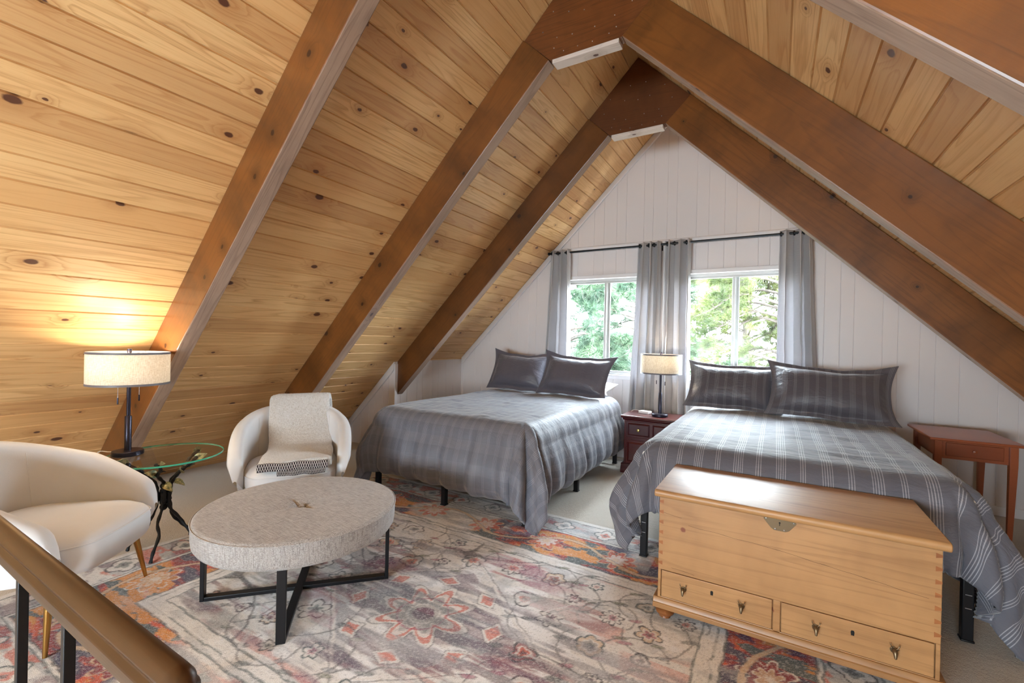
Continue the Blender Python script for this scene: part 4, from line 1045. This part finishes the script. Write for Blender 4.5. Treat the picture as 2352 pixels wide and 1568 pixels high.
# ------------------------------------------------------------------ table lamps
def lamp(x, y, z, label, watts, rz=0.0):
    r = thing('table_lamp', label, 'lamp', (x, y, z), rz, 'matching drum shade table lamps')
    bm = bmesh.new(); lathe(bm, [(0, 0), (.074, 0), (.078, .004), (.078, .024), (.074, .029), (.0, .030)], 48); finish(bm, 'base', M['bronze'], r, bevel=.001)
    bm = bmesh.new(); lathe(bm, [(0, .03), (.0175, .03), (.0175, .232), (.015, .236), (0, .236)], 24); finish(bm, 'lower_pole', M['bronze'], r)
    bm = bmesh.new(); lathe(bm, [(0, .236), (.0105, .236), (.0105, .615), (.012, .618), (.012, .638), (0, .640)], 20); finish(bm, 'upper_pole', M['bronze'], r)
    z0, z1, R = .425, .620, .197
    bm = bmesh.new(); lathe(bm, [(R, z0+.012), (R, z1-.012), (R-.0016, z1-.012), (R-.0016, z0+.012), (R, z0+.012)], 64, caps=False)
    bmesh.ops.remove_doubles(bm, verts=bm.verts, dist=1e-5); sh = finish(bm, 'lamp_shade', M['shade'], r, smooth=40)
    for a, b in ((z0, z0+.0125), (z1-.0125, z1)):
        bm = bmesh.new(); lathe(bm, [(R+.0012, a), (R+.0012, b), (R-.003, b), (R-.003, a), (R+.0012, a)], 64, caps=False); bmesh.ops.remove_doubles(bm, verts=bm.verts, dist=1e-5); k = finish(bm, 'trim_band', M['steelgrey'], sh, smooth=40)
    bm = bmesh.new()
    for k in range(3): a = k*2*PI/3+.3; tube(bm, [(0, 0, z1-.015), (R*math.cos(a), R*math.sin(a), z1-.006)], .0018, 6)
    finish(bm, 'spider_fitting', M['steel'], r)
    for a in (PI/2+.53, -PI/2+.53):
        px, py = .075*math.cos(a), .075*math.sin(a)
        bm = bmesh.new(); tube(bm, [(px, py, z0+.06), (px, py, z0-.072)], .0013, 6); ch = finish(bm, 'pull_chain', M['steel'], r)
        bm = bmesh.new(); tube(bm, [(px, py, z0-.072), (px, py, z0-.110)], .0040, 10); finish(bm, 'pull_knob', M['bronze'], ch)
        bm = bmesh.new(); tube(bm, [(px*.3, py*.3, z0+.08), (px*1.1, py*1.1, z0+.08)], .008, 8); finish(bm, 'socket', M['bronze'], r)
        bm = bmesh.new(); sphere(bm, (px*1.25, py*1.25, z0+.085), .026, seg=12); bb = finish(bm, 'bulb', M['bulb'], r)
        ld = bpy.data.lights.new('bulb_light', 'POINT'); ld.energy = watts; ld.color = (1, .86, .66); ld.shadow_soft_size = .03
        lo = bpy.data.objects.new('bulb_light', ld); COL.objects.link(lo); lo.parent = r; lo.location = (px*1.25, py*1.25, z0+.125)
    return r
M['steelgrey'] = plain('grey_trim_band', sr(104, 100, 104), .5)
lamp(-3.345, 1.148, .566, 'lit drum shade lamp with pull chains standing on the round glass table', 3.2)
lamp(-.985, 4.60, .581, 'drum shade lamp on dark cherry nightstand in front of the middle curtains', 2.0, .25)
bm = bmesh.new(); tube(bm, smoothpath([(-3.43, 1.145, .570), (-3.47, 1.10, .575), (-3.53, 1.06, .562), (-3.545, 1.04, .40), (-3.56, 1.03, .20), (-3.6, 1.10, .02), (-3.9, 1.3, .008)], 6), .0028, 6)
tag(finish(bm, 'lamp_cord', M['cord']), 'pale cord trailing from the lamp on the glass table', 'cord')

# ------------------------------------------------------------------ nightstand between the beds
def nightstand():
    x0, x1, y0, y1, H = -1.325, -.745, 4.46, 4.87, .58
    r = thing('nightstand', 'dark cherry two drawer nightstand with brass knobs between the two beds', 'nightstand', ((x0+x1)/2, (y0+y1)/2, 0)); w = (x1-x0)/2; d = (y1-y0)/2
    finish(B(-w+.02, w-.02, -d+.02, d-.01, .07, H-.03), 'carcass', M['cherry_dark'], r, bevel=.003)
    bm = bmesh.new(); prism(bm, [(-d, H-.028), (-d-.012, H-.018), (-d-.012, H-.006), (-d-.006, H), (d, H), (d, H-.028)], -w-.01, w+.01, 'X'); finish(bm, 'top', M['cherry_dark'], r, bevel=.003)
    bm = bmesh.new(); prism(bm, [(-d+.02, H-.05), (-d+.003, H-.034), (-d+.003, H-.028), (d-.01, H-.028), (d-.01, H-.05)], -w+.006, w-.006, 'X'); finish(bm, 'cornice', M['cherry_dark'], r, bevel=.002)
    bm = bmesh.new()
    prism(bm, [(-d-.005, .0), (-d-.012, .02), (-d-.004, .05), (-d+.008, .075), (-d+.008, .095), (d-.01, .095), (d-.01, 0)], -w-.005, -w+.10, 'X'); prism(bm, [(-d-.005, .0), (-d-.012, .02), (-d-.004, .05), (-d+.008, .075), (-d+.008, .095), (d-.01, .095), (d-.01, 0)], w-.10, w+.005, 'X')
    box(bm, -w+.1, w-.1, -d+.005, -d+.03, .045, .095); finish(bm, 'plinth', M['cherry_dark'], r, bevel=.004)
    for z0, z1, kn in ((.365, .525, 1), (.105, .335, 1)):
        zc = (z0+z1)/2; hh = (z1-z0)/2; dr = finish(B(-w+.045, w-.045, -.008, .01, -hh, hh), 'drawer', M['cherry_dark'], r, loc=(0, -d+.012, zc), bevel=.004)
        for s in (-1, 1):
            a, b = (-w+.06, -.012) if s < 0 else (.012, w-.06); bm = bmesh.new()
            c = [(a, -hh+.016), (b, -hh+.016), (b, hh-.016), (a, hh-.016)]; v0 = [bm.verts.new((p[0], -.0075, p[1])) for p in c]; g = .016
            v1 = [bm.verts.new((p[0]+(g if p[0] == a else -g), -.017, p[1]+(g if p[1] < 0 else -g))) for p in c]
            for i in range(4): bm.faces.new((v0[i], v0[(i+1) % 4], v1[(i+1) % 4], v1[i]))
            bm.faces.new(v1); bm.faces.new(v0[::-1]); finish(bm, 'raised_panel', M['cherry_dark'], dr, smooth=None, bevel=.002)
            bm = bmesh.new(); lathe(bm, [(0, 0), (.008, 0), (.006, .006), (.012, .010), (.015, .016), (.012, .022), (0, .025)], 18, rot=Matrix.Rotation(PI/2, 3, 'X')); finish(bm, 'knob', M['gold_knob'], dr, loc=((a+b)/2, -.016, 0))
    return r
nightstand()
bm = B(-.055, .055, -.04, .04, 0, .026); o = finish(bm, 'white_box', M['plastic_white'], bevel=.004, loc=(-1.155, 4.70, .581), rot=(0, 0, -.25)); tag(o, 'small white plastic box lying on the dark nightstand beside the lamp', 'box')
bm = bmesh.new(); tube(bm, smoothpath([(-1.21, 4.72, .589), (-1.25, 4.75, .60), (-1.30, 4.74, .59), (-1.352, 4.78, .50), (-1.36, 4.83, .3), (-1.37, 4.86, .05), (-1.45, 4.88, .008), (-1.8, 4.9, .006)], 6), .0025, 6)
tag(finish(bm, 'power_cord', M['cord']), 'thin cord hanging from the white box down behind the nightstand', 'cord')

# ------------------------------------------------------------------ cherry side table at the right
def right_table():
    x0, x1, y0, y1, H = .935, 1.41, 4.17, 4.80, .70
    r = thing('bedside_table', 'reddish cherry table with one drawer and slim tapered legs right of the beds', 'table', ((x0+x1)/2, (y0+y1)/2, 0)); w = (x1-x0)/2; d = (y1-y0)/2
    finish(B(-w, w, -d, d, H-.018, H), 'table_top', M['cherry'], r, bevel=.005)
    bm = bmesh.new(); a = .05
    box(bm, -w+a, w-a, -d+a+.004, -d+a+.02, H-.145, H-.018); box(bm, -w+a, w-a, d-a-.02, d-a-.004, H-.145, H-.018); box(bm, -w+a+.004, -w+a+.02, -d+a, d-a, H-.145, H-.018); box(bm, w-a-.02, w-a-.004, -d+a, d-a, H-.145, H-.018)
    finish(bm, 'apron', M['cherry'], r, bevel=.002)
    dr = finish(B(-w+a+.045, w-a-.045, -.005, .008, -.045, .045), 'drawer', M['cherry'], r, loc=(0, -d+a, H-.078), bevel=.003)
    bm = bmesh.new(); lathe(bm, [(0, 0), (.006, 0), (.005, .006), (.011, .012), (.011, .018), (0, .022)], 18, rot=Matrix.Rotation(PI/2, 3, 'X')); k = finish(bm, 'knob', M['cherry'], dr, loc=(0, -.005, 0))
    for sx in (-1, 1):
        for sy in (-1, 1):
            bm = bmesh.new(); t, b_ = .020, .012; v = []
            for z, h in ((H-.018, t), (H-.15, t), (0, b_)):
                cx_ = sx*(w-a-.002)-sx*(0); v.append([bm.verts.new((cx_-sx*(t-h)+q[0]*h, sy*(d-a-.002)-sy*(t-h)+q[1]*h, z)) for q in ((-1, -1), (1, -1), (1, 1), (-1, 1))])
            for A, Bq in zip(v, v[1:]):
                for i in range(4): bm.faces.new((A[i], A[(i+1) % 4], Bq[(i+1) % 4], Bq[i]))
            bm.faces.new(v[0]); bm.faces.new(v[-1][::-1]); finish(bm, 'leg', M['cherry'], r, smooth=None, bevel=.002)
right_table()

# ------------------------------------------------------------------ curtain rod and curtains
RY, RZ = 4.955, 2.372
rod = thing('curtain_rod', 'long black curtain rod across both windows on the white gable wall', 'curtain rod', (-1.1, RY, RZ))
bm = bmesh.new(); tube(bm, [(-1.315, 0, 0), (1.325, 0, 0)], .0125, 14); tube(bm, [(-1.335, 0, 0), (-1.315, 0, 0)], .017, 14); tube(bm, [(1.325, 0, 0), (1.345, 0, 0)], .017, 14); finish(bm, 'rod', M['metal_black'], rod)
for bx in (-1.27, 0.0, 1.28):
    bm = bmesh.new(); tube(bm, [(bx, 0, -.016), (bx, YE-RY-.001, -.016)], .006, 8); box(bm, bx-.012, bx+.012, YE-RY-.005, YE-RY-.0005, -.05, .01); finish(bm, 'bracket', M['metal_black'], rod, smooth=None)
def curtain(xt0, xt1, xb0, xb1, nf, label, seed, ztop=2.405, zbot=.33, sparse=None):
    r = thing('curtain', label, 'curtain', ((xt0+xt1)/2, RY, zbot), group='silver grey grommet curtains'); ox = (xt0+xt1)/2
    rr = random.Random(seed); ph = rr.uniform(0, 6.28)
    def xf(a):  # uneven gathering
        return a+.05*math.sin(a*2*PI*1.5+ph)
    def fn(a, b):
        z = zbot+(ztop-zbot)*b; k = 1-b; e = xf(a)-xf(0); e /= (xf(1)-xf(0)); xt = xt0+(xt1-xt0)*e; xb = xb0+(xb1-xb0)*(e+.03*nz(e*4, seed, 0))
        kk = k**1.3; x = xt+(xb-xt)*kk; phs = a*nf*2*PI; am = .052+.016*k; y = am*math.sin(phs+.5*k*math.sin(seed+a*5))+.010*nz(x*8, z*1.2, seed)*k*2
        x += .014*math.sin(2*phs)*(1-k*.4)+.004*nz(x*20, z*6, seed+1)
        wr = .0035*nz(x*10, z*34, seed+4)*(1+nz(x*3, z*3, seed+6)); y += wr+.004*nz(x*30, z*4, seed+7)
        return (x-ox, y*(1 if y < 0 else .8)-.002, z-zbot)
    me = grid('curtain_panel', 26*nf, 90, fn, lambda a, b: (a*nf*.3, b*2))
    link_mesh(me, 'curtain_panel', M['curtain'], r, smooth=180, solid=.0025)
    for k in range(nf*2):
        a = (k+.5)/(nf*2); p = fn(a, 1); p2 = fn(a+.004, 1); d = math.atan2(p2[1]-p[1], p2[0]-p[0])
        bm = bmesh.new(); R = .020
        ring = [(math.cos(t*PI/8)*R, 0, math.sin(t*PI/8)*R) for t in range(17)]; tube(bm, ring, .0042, 6)
        finish(bm, 'grommet', M['metal_black'], r, loc=(p[0], 0, RZ-zbot), rot=(0, 0, PI/2+(.35 if k % 2 else -.35)))
curtain(-2.40, -2.14, -2.50, -2.10, 3, 'grey satin curtain at the far left edge of the left window', 3)
curtain(-1.335, -1.085, -1.41, -1.07, 3, 'grey satin curtain covering the right side of the left window', 5)
curtain(-1.05, -.785, -1.055, -.765, 3, 'grey satin curtain behind the nightstand lamp at the left side of the right window', 8)
curtain(.005, .27, .0, .37, 3, 'grey satin curtain at the far right edge of the right window', 11)

# ------------------------------------------------------------------ stair railing in the foreground
rl = thing('stair_railing', 'dark varnished wooden handrail on black metal balusters in the left foreground', 'railing', (-1.6, .28, 0))
pr = [(-.021, -.003), (-.024, .010), (-.024, .022), (-.016, .028), (-.019, .036), (-.012, .047), (0, .051), (.012, .047), (.019, .036), (.016, .028), (.024, .022), (.024, .010), (.021, -.003)]
def handrail():
    n = len(pr); V = []; secs = [(-1.9, 1)] + [(.945+.03*math.sin(k*PI/16), .0+max(.05, math.cos(k*PI/16))) for k in range(8)]
    for x, s in secs:
        for y, z in pr: V.append((x, y*s*1.05, (z-.024)*s+.024))
    F = [(k*n+i, k*n+(i+1) % n, (k+1)*n+(i+1) % n, (k+1)*n+i) for k in range(len(secs)-1) for i in range(n)]
    F += [tuple(range(n))[::-1], tuple((len(secs)-1)*n+i for i in range(n))]
    me = bpy.data.meshes.new('handrail'); me.from_pydata(V, [], F); bm = bmesh.new(); bm.from_mesh(me); finish(bm, 'handrail', M['walnut'], rl, loc=(0, 0, .832), smooth=50, bevel=.002)
handrail()
finish(B(-1.9, .92, -.011, .011, .818, .829), 'rail_bar', M['metal_black'], rl, bevel=.001)
for k, x in enumerate((-2.08, -1.82, -1.56, -1.30, -1.04, -.78)):
    finish(B(-.008, .008, -.008, .008, .0, .819), 'baluster', M['metal_black'], rl, loc=(x+1.6, 0, 0), bevel=.0015)

# ------------------------------------------------------------------ outdoors
o = finish(B(-60, 60, YE+1.2, 90, -2.9, -2.7), 'ground', M['ground'], smooth=None); struct(o)
def needle_tuft(V, F, c, d, L, n, rr, droop=.25):
    c = Vector(c); d = Vector(d).normalized(); a = d.orthogonal().normalized(); b = d.cross(a)
    for _ in range(n):
        ph = rr.uniform(0, 2*PI); sp = rr.uniform(.15, 1.15); w = (d*math.cos(sp)+(a*math.cos(ph)+b*math.sin(ph))*math.sin(sp)).normalized()
        base = c+d*rr.uniform(-.06, .03); tip = base+w*L*rr.uniform(.75, 1.1)+Vector((0, 0, -droop*L*rr.uniform(.2, 1))); s = w.cross(Vector((rr.uniform(-1, 1), rr.uniform(-1, 1), rr.uniform(-1, 1)))).normalized()*.0035
        k = len(V); V += [base-s, base+s, tip]; F.append((k, k+1, k+2))
def pine(name, label, x, y, zlo, zhi, crown, nb, L, tn, mat, seed, trunk_r=.16, spread=1.0, cat='tree', xr=None):
    rr = random.Random(seed); r = thing(name, label, cat, (x, y, -2.7), group=None)
    bm = bmesh.new(); tube(bm, [(0, 0, 0), (.05, 0, 3), (-.04, .05, 5.0), (0, 0, zhi+3.9)], [trunk_r*1.25, trunk_r, trunk_r*.7, trunk_r*.25], 12); finish(bm, 'trunk', M['bark'], r)
    V = []; F = []; bm = bmesh.new()
    for i in range(nb):
        z = rr.uniform(zlo, zhi)+2.7; a = rr.uniform(0, 2*PI); ln = crown*rr.uniform(.6, 1.0)*(1-.35*(z-zlo-2.7)/(zhi-zlo)); sag = rr.uniform(-.35, .05)
        P = smoothpath([(0, 0, z), (math.cos(a)*ln*.4, math.sin(a)*ln*.4, z+.10*ln), (math.cos(a+.15)*ln*.75, math.sin(a+.15)*ln*.75, z+sag*ln*.4), (math.cos(a+.1)*ln, math.sin(a+.1)*ln, z+sag*ln)], 5)
        tube(bm, P, [max(.006, .035*(1-k/len(P))) for k in range(len(P))], 6)
        for k in range(4, len(P)):
            for _ in range(spread if isinstance(spread, int) else 3):
                q = P[k]; d = Vector((math.cos(a)+rr.uniform(-1, 1), math.sin(a)+rr.uniform(-1, 1), rr.uniform(-.4, .7))).normalized(); ll = rr.uniform(.12, .5)
                tp = q+d*ll; tube(bm, [q, q+d*ll*.5+Vector((0, 0, -.02)), tp], [.007, .005, .003], 4); needle_tuft(V, F, tp, d, L, tn, rr)
                if rr.random() < .6: needle_tuft(V, F, q+d*ll*.5, d+Vector((rr.uniform(-1, 1), rr.uniform(-1, 1), rr.uniform(-.3, .6)))*.8, L*.9, tn, rr)
    finish(bm, 'branches', M['bark'], r)
    me = bpy.data.meshes.new('needles'); me.from_pydata([tuple(v) for v in V], [], F); o = link_mesh(me, 'needles', mat, r, smooth=None)
    return r
pine('pine_tree', 'long needled bluish pine close outside the left window', -4.3, 9.6, -1.6, 3.3, 2.4, 56, .22, 60, M['needle_a'], 3, spread=4)
pine('pine_tree', 'sunlit yellow green pine close outside the right window', .15, 11.2, -1.0, 3.5, 3.0, 64, .20, 52, M['needle_b'], 9, spread=4)
pine('pine_tree', 'hazy pine with a thick grey trunk farther behind the left window', -3.9, 15.5, -.6, 4.2, 3.6, 50, .26, 46, M['needle_a'], 15, trunk_r=.24, spread=4)
pine('pine_tree', 'distant green pine filling the sky behind the right window', -.9, 18.5, -.8, 4.6, 4.0, 60, .28, 46, M['needle_b'], 21, trunk_r=.22, spread=4)
# neighbouring house and the red pickup on the road
h = thing('garage', 'grey garage with dark roof across the road seen through the right window', 'house', (2.2, 48, -2.7))
finish(B(-3.2, 6.0, 0, 5, 0, 2.2), 'wall', M['siding'], h, smooth=None)
bm = bmesh.new(); prism(bm, [(-3.6, 2.15), (6.4, 2.15), (1.4, 2.9)], -.3, 5.3); finish(bm, 'roof', M['roofing'], h, smooth=None)
for x in (-.1, 3.0): finish(B(x, x+2.4, -.05, .0, 0, 1.9), 'garage_door', M['roofing'], h, smooth=None)
h2 = thing('house', 'pale house low among the trees seen through the left window', 'house', (-12.5, 40, -2.7))
finish(B(-5, 5, 0, 6, 0, 3.0), 'wall', M['house_wall'], h2, smooth=None)
bm = bmesh.new(); prism(bm, [(-5.6, 2.9), (5.6, 2.9), (0, 5.0)], -.5, 6.5); finish(bm, 'roof', M['roofing'], h2, smooth=None)
for x in (-3.4, -.6, 2.2): finish(B(x, x+1.1, -.04, .0, 1.0, 2.2), 'window', M['dark'], h2, smooth=None)
p = thing('pickup_truck', 'red pickup truck parked outside, just visible at the foot of the right window', 'truck', (-2.50, 41, -2.7), PI/2)
bm = bmesh.new(); prism(bm, [(-2.7, .55), (2.6, .55), (2.65, 1.0), (2.5, 1.12), (1.2, 1.18), (.75, 1.75), (-.55, 1.78), (-.75, 1.2), (-2.7, 1.2)], -.85, .85); finish(bm, 'body', M['red_paint'], p, bevel=.05)
bm = bmesh.new(); prism(bm, [(-.48, 1.22), (1.02, 1.22), (.68, 1.68), (-.42, 1.70)], -.865, .865); finish(bm, 'side_window', M['dark'], p, smooth=None)
for x in (-1.8, 1.75):
    for y in (-.78, .78):
        bm = bmesh.new(); lathe(bm, [(0, -.11), (.33, -.11), (.37, -.08), (.37, .08), (.33, .11), (0, .11)], 24, rot=Matrix.Rotation(PI/2, 3, 'X')); finish(bm, 'wheel', M['tyre'], p, loc=(x, y, .37))
